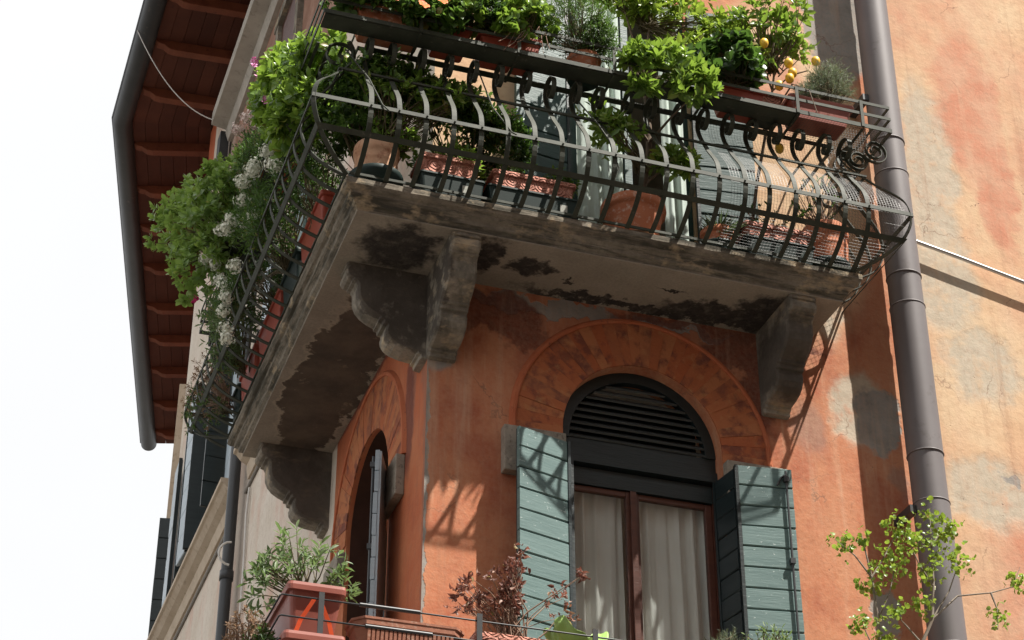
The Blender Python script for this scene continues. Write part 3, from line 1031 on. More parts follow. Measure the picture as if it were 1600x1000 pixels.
# far side windows of the cream wall; leaf colours carry sky light and shade
shutter((-.07, 7.82), R(-93), .40, 11.8, 14.0, MT['skylitshutter'], board=.3, side=-1)
shutter((-.03, 8.2), R(180 + 4), .24, 11.8, 14.0, MT['darkshutter'], board=.3, side=1)
shutter((-.03, 9.32), R(180 - 6), .22, 11.8, 14.0, MT['darkshutter'], board=.3, side=-1)
shutter((-.2, 9.4), R(93), .42, 11.8, 14.0, MT['skylitshutter'], board=.3, side=1)
shutter((-.03, 10.2), R(180 + 4), .17, 11.8, 14.0, MT['darkshutter'], board=.3, side=1)
shutter((-.09, 11.3), R(88), .42, 11.8, 14.0, MT['skylitshutter'], board=.3, side=1)
shutter((-.1, 5.78), R(88), .45, 11.8, 14.0, MT['skylitshutter'], board=.3, side=1)
shutter((-.1, 4.62), R(-92), .45, 11.8, 14.0, MT['shutter'], board=.3, side=-1)
c = P0 + BD * .75 + BN * .03
shutter((c.x, c.y), math.atan2(BN.y, BN.x), .2, 11.8, 13.9, MT['darkshutter'], board=.3)

# windows behind those shutters
for y, z0, z1, xx in ((5.2, 11.8, 14.0, .14), (8.75, 11.8, 14.0, .14), (10.75, 11.8, 14.0, .14), (1.7, 10.03, 12.4, .16)):
    W_ = part_empty('window', BLD)
    m = MB()
    for a, b in ((y - .5, y - .43), (y - .035, y + .035), (y + .43, y + .5)):
        m.box((xx, a, z0), (xx + .05, b, z1))
    m.box((xx + .002, y - .43, z1 - .08), (xx + .048, y + .43, z1)).box((xx + .002, y - .43, z0), (xx + .048, y + .43, z0 + .1))
    m.build('frame', MT['brownwood'], W_)
    for a, b in ((y - .43, y - .035), (y + .035, y + .43)):
        MB().box((xx + .02, a, z0 + .1), (xx + .025, b, z1 - .08)).build('pane', MT['glass'], W_)

# attic window on the side wall
m = MB()
m.box((-.07, 5.6, 16.0), (-.0, 5.75, 17.6)).box((-.07, 6.75, 16.0), (0, 6.9, 17.6)).box((-.08, 5.55, 15.85), (0, 6.95, 16.0)).box((-.08, 5.55, 17.6), (0, 6.95, 17.75))
m.build('window_surround', MT['corbel'], BLD)
MB().box((-.02, 5.75, 16.0), (.0, 6.75, 17.6)).build('attic_shutter', MT['brownwood'], BLD)

# ---- balcony door with open shutters
DOOR = part_empty('balcony_door', BLD)
m = MB()
dy = .03
m.box((1.102, dy, 10.05), (1.165, dy + .06, 12.94)).box((2.095, dy, 10.05), (2.158, dy + .06, 12.94)).box((1.165, dy, 12.86), (2.095, dy + .06, 12.94))
m.build('door_frame', MT['doorgreen'], DOOR)
m = MB()
m.box((1.165, dy + .01, 10.06), (1.22, dy + .05, 12.85)).box((1.6, dy + .01, 10.06), (1.66, dy + .05, 12.85)).box((1.22, dy + .012, 10.06), (1.6, dy + .048, 10.5)).box((1.22, dy + .012, 12.77), (1.6, dy + .048, 12.85)).box((1.22, dy + .012, 11.5), (1.6, dy + .048, 11.58))
m.build('door_leaf', MT['doorgreen'], DOOR)
MB().box((1.22, dy + .027, 10.5), (1.6, dy + .031, 12.77)).build('pane', MT['glass'], DOOR)
MB().box((1.08, -.07, 10.031), (2.18, .2, 10.06)).build('threshold', MT['moulding'], DOOR)
shutter((1.07, -.05), R(180 + 8), .44, 10.12, 12.9, MT['doorgreen'], board=.24, side=1)
shutter((2.19, -.05), R(-8), .47, 10.12, 12.9, MT['doorgreen'], board=.24, side=-1)
curtain('door_curtain', (1.17, -.03), (1.56, -.02), 10.07, 12.92, 4, .03, MT['mint'], 'pale mint sun curtain hanging in the left half of the balcony door', seed=11)
curtain('door_curtain', (1.90, -.02), (2.09, -.03), 10.07, 12.92, 2, .028, MT['mint'], 'narrow pale curtain strip at the right edge of the balcony door', seed=5)

# ---- eaves: rafters, boards, gutter, roof
EAVE = part_empty('eave', BLD)
OH = 1.16


def eave_run(o, d, n_, s0, s1, first, ends=None):
    """o origin at wall line, d along, n_ outward"""
    o, d, n_ = Vector(o), Vector(d), Vector(n_)
    zt = ZT + .06
    # boards, laid along the eave
    nb = 6
    for k in range(nb):
        a, b = OH * k / nb, OH * (k + 1) / nb - .006
        zz = zt + .02 - .06 * (k / nb)
        m = MB()
        q = []
        for s in (s0, s1):
            ea = s + (ends(s, a) if ends else 0)
            eb = s + (ends(s, b) if ends else 0)
            pa, pb = o + d * ea + n_ * a, o + d * eb + n_ * b
            q.append([(pa.x, pa.y, zz), (pb.x, pb.y, zz - .01), (pb.x, pb.y, zz + .02), (pa.x, pa.y, zz + .03)])
        m.loft(q)
        m.build('soffit_board', MT['soffit'], EAVE)
    s = first
    while s < s1 - .1:
        m = MB()
        prof = [(-.1, zt - .12), (OH - .30, zt - .175), (OH - .22, zt - .165), (OH - .14, zt - .11), (OH - .06, zt - .095), (OH - .02, zt - .055), (OH - .02, zt - .03), (-.1, zt + .03)]
        q = []
        for e in (-.065, .065):
            p = o + d * (s + e)
            q.append([(p.x + n_.x * a, p.y + n_.y * a, z) for a, z in prof])
        m.loft(q)
        m.build('rafter', MT['rafter'], EAVE, bevel=.008)
        s += 1.12 + .09 * math.sin(s * 7.3)


eave_run((0, 0, 0), (0, 1, 0), (-1, 0, 0), -1.2, 12.1, .35, lambda s, a: a * math.tan(R(6)) if s > 5 else 0)
eave_run(P0, BD, BN, 0, 9.8, .45, lambda s, a: -a * math.tan(R(6)) if s < 5 else 0)
# gutter following the bend
gp = [Vector((-(OH + .12), -1.3, ZT - .02)), Vector((-(OH + .12), 12.1 - 0 + (OH + .12) * math.tan(R(6)) * 1.0, ZT - .02))]
gp.append(P0 + BD * 9.85 + BN * (OH + .12) + Vector((0, 0, ZT - .02)))
m = MB()
loops = []
for i, p in enumerate(gp):
    out = Vector((-1, 0, 0)) if i == 0 else (BN if i == 2 else (Vector((-1, 0, 0)) + BN).normalized())
    lp = []
    for k in range(13):
        a = math.pi * k / 12
        lp.append(p + out * (math.cos(a) * .145) + Vector((0, 0, .05 - math.sin(a) * .15)))
    lp.insert(0, p + out * .165 + Vector((0, 0, .06)))
    lp.append(p - out * .14 + Vector((0, 0, .07)))
    lp.append(p - out * .13 + Vector((0, 0, .05)))
    for k in range(12, -1, -1):
        a = math.pi * k / 12
        lp.append(p + out * (math.cos(a) * .137) + Vector((0, 0, .056 - math.sin(a) * .142)))
    loops.append(lp)
m.loft(loops, smooth=True)
m.build('gutter', MT['gutter'], BLD)
# roof planes
m = MB()
rz = ZT + .12
a0, a1 = Vector((-OH - .05, -1.2, rz)), Vector((-OH - .05, 12.2, rz))
a2 = P0 + BD * 9.8 + BN * (OH + .05) + Vector((0, 0, rz))
r0, r1, r2 = Vector((4.6, 5, rz + 2.2)), Vector((4.6, 12.1, rz + 2.2)), Vector((5.6, 17, rz + 2.2))
b0, b2 = Vector((9.4, -1.2, rz)), Vector((9.4, a2.y, rz))
m.add([a0, a1, a2, r0, r1, r2, b0, b2], [(0, 1, 4, 3), (1, 2, 5, 4), (6, 0, 3), (7, 6, 3, 4, 5), (2, 7, 5)])
m.build('roof', MT['roof'], BLD)
# fascia on the front so that the roof edge is closed
MB().box((-OH - .05, -1.25, rz - .1), (9.4, -1.2, rz)).box((-OH, -1.2, rz - .06), (9.4, 0, rz - .03)).build('front_soffit', MT['soffit'], BLD)

# ------------------------------------------------------------------ unseen house behind the viewer, added and sized to block sky light
OPP = thing('added_opposite_house', 'tall brown house across the street, unseen, added to block sky light and deepen the shade', 'building')
w = MB()
ops = []
for x in np.arange(-5, 30, 3.2):
    ops.append(arch_open(float(x), .55, 12.2, 0, rect_top=14.2))
wall(w, 'y', -15.5, -7, 32, 0, 11.0, [[(q[0], q[1] - 4.2) for q in o_] for o_ in ops], .3, -1)
wall(w, 'y', -15.5, -7, 32, 11.0, 22.0, ops, .3, -1)
w.add([(-7, -15.5, 0), (-7, -24, 0), (-7, -24, 22), (-7, -15.5, 22)], [(0, 1, 2, 3)])
w.add([(32, -15.5, 0), (32, -24, 0), (32, -24, 22), (32, -15.5, 22)], [(0, 1, 2, 3)])
w.add([(-7, -24, 0), (32, -24, 0), (32, -24, 22), (-7, -24, 22)], [(0, 1, 2, 3)])
w.build('facade', MT['oppwall'], OPP)
MB().add([(-7.5, -14.9, 21.9), (32.5, -14.9, 21.9), (32.5, -20.2, 23.9), (-7.5, -20.2, 23.9), (-7.5, -24.5, 21.9), (32.5, -24.5, 21.9)], [(0, 1, 2, 3), (3, 2, 5, 4)]).build('roof', MT['roof'], OPP)
for o_ in ops:
    for dz in (0, -4.2):
        MB().box((o_[0][0], -15.79, o_[0][1] + dz), (o_[-1][0], -15.75, o_[1][1] + dz)).build('window', MT['darkshutter'], OPP)

# ------------------------------------------------------------------ pipes and cables
FLUE = thing('flue_pipe', 'thick brown metal flue pipe running down the front wall beside the balcony', 'pipe')
fx, fy, fr = 3.83, -.24, .133
rings = [6.0, 7.3, 8.43, 8.84, 10.15, 10.43, 11.42, 11.75, 13.4, 16, 20.5]
for i in range(len(rings) - 1):
    rr_ = fr + (.004 if i % 2 else 0)
    MB().tube([(fx, fy, rings[i]), (fx, fy, rings[i + 1])], rr_, 40, cap=True).build('pipe_section', MT['flue'], FLUE)
for z in rings[1:-1]:
    MB().lathe((fx, fy, z), [(fr, -.006), (fr + .0075, -.005), (fr + .009, 0), (fr + .0075, .005), (fr, .006)], 40).build('pipe_collar', MT['flue'], FLUE)
for z in (8.37, 12.2):
    MB().box((fx - .19, -.26, z - .03), (fx - .13, 0.0, z + .03)).build('wall_clamp', MT['darkpipe'], FLUE)
PIPE = thing('drainpipe', 'slim dark drainpipe on the pale side wall beyond the balcony', 'pipe')
MB().tube([(-.12, 6.98, 0), (-.12, 6.98, 8.0), (-.12, 6.98, 12.15)], .062, 16).build('pipe_section', MT['darkpipe'], PIPE)
MB().tube([(-.1, 6.98, 12.1), (-.1, 6.98, 13.0), (-.06, 6.98, 14.2)], .035, 12).build('pipe_section', MT['darkpipe'], PIPE)
for z in (10.45, 12.12):
    MB().lathe((-.12, 6.98, z), [(.062, -.05), (.074, -.05), (.074, .05), (.062, .05)], 16).build('pipe_collar', MT['darkpipe'], PIPE)
tag(MB().tube([(4.0, -.07, 10.97), (4.45, -.075, 10.88), (5.2, -.075, 10.72), (7.5, -.07, 10.25)], .017, 10).build('conduit', MT['rod']), 'thin silver conduit running sideways from the flue across the ochre wall', 'conduit')
pts = []
A, B = Vector((-1.42, 10.1, 19.82)), Vector((-.3, 9.95, 18.45))
for k in range(15):
    f = k / 14
    p = A.lerp(B, f)
    p.z -= .45 * 4 * f * (1 - f) * .6
    pts.append(p)
tag(MB().tube(pts, .008, 6).build('cable', MT['cable']), 'thin white cable sagging from the gutter to the grey cornice', 'cable')
tag(MB().tube([(-.015, 3.3, 11.36), (-.015, 5.0, 11.35), (-.015, 6.85, 11.36)], .018, 6).build('cable', MT['darkcable']), 'grey cable along the underside of the near moulding by the drainpipe', 'cable')
tag(MB().tube([(-.015, 7.3, 11.34), (-.015, 9.0, 11.33), (-.015, 12, 11.34)], .02, 6).build('cable', MT['darkcable']), 'grey cable under the long sill moulding beyond the drainpipe', 'cable')
tag(MB().tube([(-.02, 6.6, 11.3), (-.03, 6.62, 11.0), (-.02, 6.6, 10.4), (-.03, 6.55, 9.0), (-.02, 6.5, 6.0)], .012, 6).build('cable', MT['cable']), 'pale vertical cable beside the dark drainpipe on the cream wall', 'cable')
loop = [(-.13 - .12 * math.sin(a), 6.8 - .02 * math.cos(a), 10.62 + .12 * math.cos(a)) for a in [0, .4, .8, 1.2, 1.6, 2, 2.4, 2.8, 3.14]]
tag(MB().tube(loop, .012, 6).build('cable_loop', MT['cable']), 'white cable loop sticking out from the dark drainpipe', 'cable')

# ------------------------------------------------------------------ balcony railing
RAIL = thing('balcony_railing', 'dark wrought iron belly railing round the corner balcony with a planter shelf on top', 'railing')
BAL = [(.742, 10.032), (.80, 10.05), (.88, 10.085), (.96, 10.135), (1.02, 10.195), (1.06, 10.27), (1.08, 10.34), (1.083, 10.40), (1.075, 10.47), (1.055, 10.54), (1.015, 10.61), (.965, 10.68), (.915, 10.75), (.865, 10.83), (.815, 10.91), (.77, 10.99), (.742, 11.06),
       (.735, 11.11), (.75, 11.155), (.79, 11.182), (.84, 11.187), (.89, 11.17), (.925, 11.13), (.935, 11.08), (.92, 11.035), (.885, 11.005), (.845, 11.005), (.818, 11.03), (.815, 11.065), (.84, 11.085)]
OX = .085     # the side rail stands a little further out
ER = 2.36     # right end: x = o + ER
EF = 2.56     # far end:   y = o + EF


def bal(kind, u):
    jit = random.Random(int(u * 1000) + len(kind))
    u = u + jit.uniform(-.008, .008)
    do, dtop = jit.uniform(-.007, .007), jit.uniform(-.022, .022)
    BALJ = [(o + do * min(1, max(0, (z - 10.03) / .3)), z) for o, z in BAL]
    lean = [dtop * min(1, max(0, (z - 10.4) / .7)) for o, z in BAL]
    if kind == 'front':
        pts, wd = [(u + l, -o, z) for (o, z), l in zip(BALJ, lean)], (1, 0, 0)
    elif kind == 'side':
        pts, wd = [(-o - OX, u + l, z) for (o, z), l in zip(BALJ, lean)], (0, 1, 0)
    elif kind == 'right':
        pts, wd = [(o + ER, u, z) for o, z in BAL], (0, 1, 0)
    elif kind == 'far':
        pts, wd = [(u, o + EF, z) for o, z in BAL], (1, 0, 0)
    elif kind == 'corner_right':
        pts, wd = [(o + ER, -o, z) for o, z in BAL[:20]], (1, 1, 0)
    elif kind == 'corner_far':
        pts, wd = [(-o - OX, o + EF, z) for o, z in BAL[:20]], (1, 1, 0)
    else:
        pts, wd = [(-o - OX, -o, z) for o, z in BAL[:20]], (1, -1, 0)
    # finer interpolation for smooth curves
    P_ = [Vector(p) for p in pts]
    out = []
    for i in range(len(P_) - 1):
        p0, p1, p2, p3 = P_[max(i - 1, 0)], P_[i], P_[i + 1], P_[min(i + 2, len(P_) - 1)]
        for t in (0, .5):
            out.append(.5 * ((2 * p1) + (p2 - p0) * t + (2 * p0 - 5 * p1 + 4 * p2 - p3) * t * t + (3 * p1 - p0 - 3 * p2 + p3) * t ** 3))
    out.append(P_[-1])
    MB().strap(out, wd, .036, .008).build('baluster', MT['iron'], RAIL)


for i in range(20):
    bal('front', -.757 + i * .2025)
for i in range(22):
    bal('side', -.72 + i * .2)
for u in (-.62, -.42, -.22):
    bal('right', u)
for u in (-.62, -.4, -.18):
    bal('far', u)
bal('corner', 0)
bal('corner_right', 0)
bal('corner_far', 0)


def rail_path(o, z, wall_=True):
    """closed-cornered run of a rail at outward offset o"""
    pts = [(o + ER, 0.0), (o + ER, -o), (-o - OX, -o), (-o - OX, o + EF), (0.0, o + EF)]
    return [Vector((x, y, z)) for x, y in pts]


def rail(name, o, z, h, th, start=0, end=5, tl=0.0):
    pts = rail_path(o, z)
    nrm = [Vector((1, 0, 0)), Vector((1, -1, 0)), Vector((-1, -1, 0)), Vector((-1, 1, 0)), Vector((0, 1, 0))]
    loops = []
    for p, n_ in list(zip(pts, nrm))[start:end]:
        k = n_ * (tl * h / 2)
        loops.append([p + n_ * th / 2 + Vector((0, 0, -h / 2)) - k, p + n_ * th / 2 + Vector((0, 0, h / 2)) + k, p - n_ * th / 2 + Vector((0, 0, h / 2)) + k, p - n_ * th / 2 + Vector((0, 0, -h / 2)) - k])
    MB().loft(loops).build(name, MT['iron'], RAIL)


rail('rail', 1.092, 10.40, .034, .009, tl=-.1)
rail('rail', 1.035, 10.185, .030, .009, tl=.75)
rail('rail', .862, 10.862, .016, .016)
rail('rail', .748, 10.05, .02, .012)
rail('shelf_rail', 1.035, 11.215, .036, .008)
rail('shelf_rail', 1.035, 11.33, .026, .008)
rail('shelf_rail', 1.035, 11.44, .026, .008)
rail('shelf_rail', .70, 11.215, .036, .008)
rail('shelf_rail', .70, 11.44, .026, .008)
# rivets where balusters meet the belly rail
m = MB()
for i in range(20):
    m.lathe((-.757 + i * .2025, -1.101, 10.40), [(.0, -.006), (.007, -.005), (.007, .005), (0, .006)], 6)
m.build('rivets', MT['iron'], RAIL, kind='stuff')
# shelf plates
for a, b in (((-1.11, -1.028, 11.192), (2.62, -.87, 11.2)), ((-1.11, .1, 11.192), (-.95, 3.3, 11.2)), ((-.74, -.76, 11.192), (2.62, -.706, 11.2))):
    MB().box(a, b).build('shelf_plate', MT['iron'], RAIL)
# uprights tying the shelf rails
for x in (-.4, .35, 1.1, 1.85, 2.6, 3.15):
    MB().box((x - .013, -1.046, 11.2), (x + .013, -1.0405, 11.45)).build('shelf_upright', MT['iron'], RAIL)
    MB().box((x - .01, -1.03, 11.18), (x + .01, -.7, 11.19)).build('shelf_bearer', MT['iron'], RAIL)
for x in (-1.08, -.99, -.9, -.81):
    MB().box((x - .012, -.7, 11.19), (x + .012, .095, 11.198)).build('shelf_slat', MT['iron'], RAIL)
for y in (-.2, .7, 1.6, 2.5, 3.3):
    MB().box((-1.1265, y - .013, 11.2), (-1.1315, y + .013, 11.45)).build('shelf_upright', MT['iron'], RAIL)


# scrolls at the ends
def spiral(c, ux, uz, r0, r1, turns, a0, wdir, w_=.03, th=.007):
    pts = []
    n_ = int(turns * 20)
    for k in range(n_ + 1):
        f = k / n_
        a = a0 + turns * 2 * math.pi * f
        r_ = r0 + (r1 - r0) * f
        pts.append(Vector(c) + Vector(ux) * (r_ * math.cos(a)) + Vector(uz) * (r_ * math.sin(a)))
    MB().strap(pts, wdir, w_, th).build('scroll', MT['iron'], RAIL)


spiral((3.19, -.83, 11.03), (1, 0, 0), (0, 0, 1), .105, .025, 2.2, R(100), (0, 1, 0))
spiral((3.335, -.85, 11.135), (1, 0, 0), (0, 0, 1), .115, .03, 2.0, R(-150), (0, 1, 0))
spiral((3.31, -.5, 10.98), (0, 1, 0), (0, 0, 1), .10, .025, 2.2, R(60), (1, 0, 0))
spiral((-1.05, 3.33, 11.02), (0, 1, 0), (0, 0, 1), .11, .03, 2.0, R(60), (1, 0, 0))
spiral((-.85, 3.42, 11.0), (1, 0, 0), (0, 0, 1), .11, .03, 2.0, R(60), (0, 1, 0))
# wire mesh over the right part: the belly and the shelf end
m = MB()
prof = [(.76, 10.04), (.88, 10.092), (.97, 10.15), (1.03, 10.22), (1.065, 10.30), (1.075, 10.39), (1.064, 10.47), (1.03, 10.56), (.98, 10.64), (.92, 10.73), (.86, 10.82), (.80, 10.92), (.76, 10.99), (.735, 11.08), (.73, 11.17)]
ds = [0]
for a, b in zip(prof[:-1], prof[1:]):
    ds.append(ds[-1] + math.dist(a, b))


def pat(s):
    for i in range(len(ds) - 1):
        if s <= ds[i + 1]:
            f = (s - ds[i]) / (ds[i + 1] - ds[i])
            return (prof[i][0] + (prof[i + 1][0] - prof[i][0]) * f, prof[i][1] + (prof[i + 1][1] - prof[i][1]) * f)
    return prof[-1]


ST = .0245
WW = .0021


def ribbon(pts, wd, w_):
    vs, fs = [], []
    for p in pts:
        p = Vector(p)
        vs += [p - Vector(wd) * w_ / 2, p + Vector(wd) * w_ / 2]
    for i in range(len(pts) - 1):
        fs.append((2 * i, 2 * i + 1, 2 * i + 3, 2 * i + 2))
    m.add(vs, fs)


x = 1.98
ns = int(ds[-1] / ST)
while x < 3.42:
    sag = .004 * math.sin(x * 9)
    lim = 1.0 if x < 3.08 else max(.735, 3.42 - 0)  # follow the rail to its end
    ribbon([(x + .003 * math.sin(z * 30 + x * 5), -o + .004 + sag, z) for o, z in prof if (x < 3.12 or o > x - ER)], (1, 0, 0), WW)
    x += ST
for k in range(ns + 1):
    o, z = pat(k * ST)
    x1 = o + ER
    i_ = Vector((0, 1, .3)).normalized()
    ribbon([(xx, -o + .004 + .004 * math.sin(xx * 9), z + .002 * math.sin(xx * 23 + k)) for xx in np.linspace(1.98, x1, 16)], (0, .4, .9), WW)
    ribbon([(x1, yy, z) for yy in (-o, -.02)], (.4, 0, .9), WW)
y = -.02
while y > -1.05:
    ribbon([(o + ER, y, z) for o, z in prof if o > -y - .01 or y > -.74], (0, 1, 0), WW)
    y -= ST
# flat mesh in the shelf end
x = 2.62
while x < 3.39:
    ribbon([(x, -1.03, 11.2), (x, -.705, 11.2)], (1, 0, 0), WW)
    ribbon([(x, -.702, 11.2), (x, -.702, 11.44)], (1, 0, 0), WW)
    x += ST
for k in range(14):
    ribbon([(2.62, -1.03 + k * ST, 11.201), (3.39, -1.03 + k * ST, 11.201)], (0, 1, 0), WW)
for k in range(10):
    ribbon([(2.62, -.702, 11.2 + k * ST), (3.39, -.702, 11.2 + k * ST)], (0, 0, 1), WW)
    ribbon([(3.392, -1.03, 11.2 + k * ST), (3.392, -.70, 11.2 + k * ST)], (0, 0, 1), WW)
m.build('wire_mesh', MT['wire'], RAIL, kind='stuff')
# loose bent wires tied to the balusters
for pts in ([(-.9, -.8, 11.1), (-.75, -.95, 10.75), (-.68, -1.1, 10.42), (-.63, -1.12, 10.36)], [(.1, -.85, 11.1), (.17, -.97, 10.7), (.27, -1.11, 10.4), (.3, -1.12, 10.38)], [(.85, -.85, 11.05), (.98, -.97, 10.75), (1.05, -1.0, 10.6), (1.09, -1.08, 10.3), (1.05, -.98, 10.1)]):
    MB().tube(pts, .006, 6).build('tie_wire', MT['iron'], RAIL)


# ------------------------------------------------------------------ plants
def leaf_tpl(w, fold=.10, droop=.10, kind='oval'):
    if kind == 'needle':
        v = [(-w / 2, 0, 0), (w / 2, 0, 0), (w / 3, .6, .02), (-w / 3, .6, .02), (0, 1, -.03)]
        return np.array(v), [(0, 1, 2, 3), (3, 2, 4)]
    if kind == 'round':
        v = [(0, 0, 0), (0, .4, -fold * .3), (0, .75, -droop * .4), (0, .95, -droop), (-w * .38, .14, fold * .6), (-w * .52, .5, fold), (-w * .34, .86, fold * .4), (w * .38, .14, fold * .6), (w * .52, .5, fold), (w * .34, .86, fold * .4)]
        return np.array(v), [(0, 1, 5, 4), (1, 2, 6, 5), (2, 3, 6), (0, 7, 8, 1), (1, 8, 9, 2), (2, 9, 3)]
    v = [(0, 0, 0), (0, .35, -fold * .2), (0, .7, -droop * .35), (0, 1, -droop), (-w * .42, .33, fold), (-w * .42, .68, fold * .7 - droop * .3), (w * .42, .33, fold), (w * .42, .68, fold * .7 - droop * .3)]
    return np.array(v), [(0, 1, 4), (1, 2, 5, 4), (2, 3, 5), (0, 6, 1), (1, 6, 7, 2), (2, 7, 3)]


def leaf_mats(pos, dr, nr, size):
    dr = dr / np.linalg.norm(dr, axis=1)[:, None]
    x = np.cross(dr, nr)
    x /= np.linalg.norm(x, axis=1)[:, None] + 1e-9
    z = np.cross(x, dr)
    return np.stack([x, dr, z], axis=2) * size[:, None, None]


def build_leaves(name, parent, leaves, tpl, mat, nobj=0):
    pos, dr, nr, size = [np.array(q, float) for q in leaves]
    Ms = leaf_mats(pos, dr, nr, size)
    tv, tf = tpl
    order = np.argsort(np.linalg.norm(pos - CAM, axis=1) - size * 4)
    single = order[:nobj]
    rest = order[nobj:]
    if nobj:
        me = bpy.data.meshes.new('leaf')
        me.from_pydata(tv.tolist(), [], tf)
        me.polygons.foreach_set('use_smooth', [True] * len(tf))
        me.materials.append(mat)
        for i in single:
            o = bpy.data.objects.new('leaf', me)
            COL.objects.link(o)
            o.parent = parent
            mm = Matrix(Ms[i].tolist()).to_4x4()
            mm.translation = Vector(pos[i])
            o.matrix_local = mm
    if len(rest):
        V = np.einsum('nij,kj->nki', Ms[rest], tv) + pos[rest][:, None, :]
        n, k = len(rest), len(tv)
        me = bpy.data.meshes.new(name)
        faces = []
        for i in range(n):
            b = i * k
            for f in tf:
                faces.append(tuple(q + b for q in f))
        me.from_pydata(V.reshape(-1, 3).tolist(), [], faces)
        me.polygons.foreach_set('use_smooth', [True] * len(faces))
        me.materials.append(mat)
        o = bpy.data.objects.new(name, me)
        COL.objects.link(o)
        o.parent = parent
        o['kind'] = 'stuff'


def rv(rg):
    v = rg.normal(size=3)
    return v / np.linalg.norm(v)


def bush(parent, seed, blobs, nclus, per, size, tpl, mat, base, stem_mat, spread=(35, 75), upb=.35, shell=.5, nobj=0, stemr=.004, style='rosette', sprig=.1, lower=-.55, nstem=None, name='foliage', gap=.0):
    """blobs: (centre, radii, weight). Clusters of leaves through the volume, more of them near the surface"""
    rg = np.random.default_rng(seed)
    wts = np.array([b[2] for b in blobs], float)
    wts /= wts.sum()
    P_, D_, N_, S_ = [], [], [], []
    clus = []
    lobes = [(rv(rg), rg.uniform(.75, 1.25)) for _ in range(9)]
    k = 0
    tries = 0
    while k < nclus and tries < nclus * 8:
        tries += 1
        c, r_, _ = blobs[rg.choice(len(blobs), p=wts)]
        u = rv(rg)
        if u[2] < lower:
            continue
        lob = max(lobes, key=lambda q: float(q[0] @ u))[1]
        if gap and lob < 1 - gap and rg.random() < .7:
            continue
        rad = (shell + (1 - shell) * rg.random() ** .6) * lob * rg.uniform(.85, 1.12)
        p = np.array(c) + u * np.array(r_) * rad
        ax = u * .8 + np.array([0, 0, upb]) + rv(rg) * .45
        ax /= np.linalg.norm(ax)
        clus.append((p, ax))
        k += 1
        a = np.cross(ax, rv(rg))
        a /= np.linalg.norm(a)
        b = np.cross(ax, a)
        nper = max(2, int(per * rg.uniform(.7, 1.3)))
        for i in range(nper):
            ph = i * 2.4 + rg.uniform(-.4, .4)
            if style == 'rosette':
                f = i / nper
                tilt = math.radians(spread[0] + (spread[1] - spread[0]) * f + rg.uniform(-12, 12))
                off = ax * (-(f) * size * .6)
            else:
                f = i / nper
                tilt = math.radians(rg.uniform(*spread))
                off = ax * (f - .8) * sprig
            rd = a * math.cos(ph) + b * math.sin(ph)
            d = ax * math.cos(tilt) + rd * math.sin(tilt)
            nn = ax * math.sin(tilt) - rd * math.cos(tilt)
            P_.append(p + off)
            D_.append(d)
            N_.append(nn + rv(rg) * .25)
            S_.append(size * rg.uniform(.5, 1.25))
    build_leaves(name, parent, (P_, D_, N_, S_), tpl, mat, nobj)
    m = MB()
    ns_ = len(clus) if nstem is None else min(nstem, len(clus))
    for i in range(ns_):
        p, ax = clus[i]
        bb = Vector(base) + Vector((rg.normal() * .03, rg.normal() * .03, 0))
        p = Vector(p)
        mid = bb.lerp(p, .55) + Vector((rg.normal() * .03, rg.normal() * .03, .04 * rg.random()))
        q = bb.lerp(mid, .5) + Vector((0, 0, .02))
        m.tube([bb, q, mid, p.lerp(mid, .25), p], [stemr * 1.5, stemr * 1.3, stemr, stemr * .7, stemr * .45], 4, cap=False)
    if ns_:
        o = m.build('stems', stem_mat, parent, kind='stuff')


def rect_pot(parent, c, hx, hy, h, mat, taper=.82, rimh=.035, rimw=.012, cut=.02, name='pot', ridges=0):
    x, y, z = c
    m = MB()
    L_ = [rect_loop(x, y, hx * taper, hy * taper, z, cut), rect_loop(x, y, hx * (taper + (1 - taper) * .85), hy * (taper + (1 - taper) * .85), z + h - rimh, cut),
          rect_loop(x, y, hx + rimw, hy + rimw, z + h - rimh, cut), rect_loop(x, y, hx + rimw + .003, hy + rimw + .003, z + h - rimh * .4, cut), rect_loop(x, y, hx + rimw, hy + rimw, z + h, cut), rect_loop(x, y, hx - .008, hy - .008, z + h, cut), rect_loop(x, y, hx * .97 - .01, hy * .97 - .01, z + h - .04, cut)]
    m.loft(L_, True, False)
    o = m.build(name, mat, parent)
    s_ = MB()
    s_.loft([rect_loop(x, y, hx * .97 - .012, hy * .97 - .012, z + h - .045, cut), rect_loop(x, y, hx * .97 - .012, hy * .97 - .012, z + h - .035, cut)])
    s_.build('soil', MT['soil'], parent)
    return o


def tray(parent, c, hx, hy, h, mat, cut=.02, sticker=None):
    x, y, z = c
    m = MB()
    m.loft([rect_loop(x, y, hx * .93, hy * .9, z, cut), rect_loop(x, y, hx, hy, z + h * .9, cut), rect_loop(x, y, hx + .008, hy + .008, z + h * .92, cut), rect_loop(x, y, hx + .008, hy + .008, z + h, cut), rect_loop(x, y, hx - .004, hy - .004, z + h, cut), rect_loop(x, y, hx * .92, hy * .9, z + .008, cut)], True, True)
    o = m.build('saucer', mat, parent)
    if sticker:
        sx = x + sticker
        f0, f1 = .25, .62
        y0, y1 = -hy * (.9 + .1 * f0), -hy * (.9 + .1 * f1)
        MB().add([(sx - .028, y + y0 - .003, z + h * f0), (sx + .028, y + y0 - .003, z + h * f0), (sx + .028, y + y1 - .003, z + h * f1), (sx - .028, y + y1 - .003, z + h * f1)], [(0, 1, 2, 3)]).build('sticker', MT['sticker'], o)
    return o


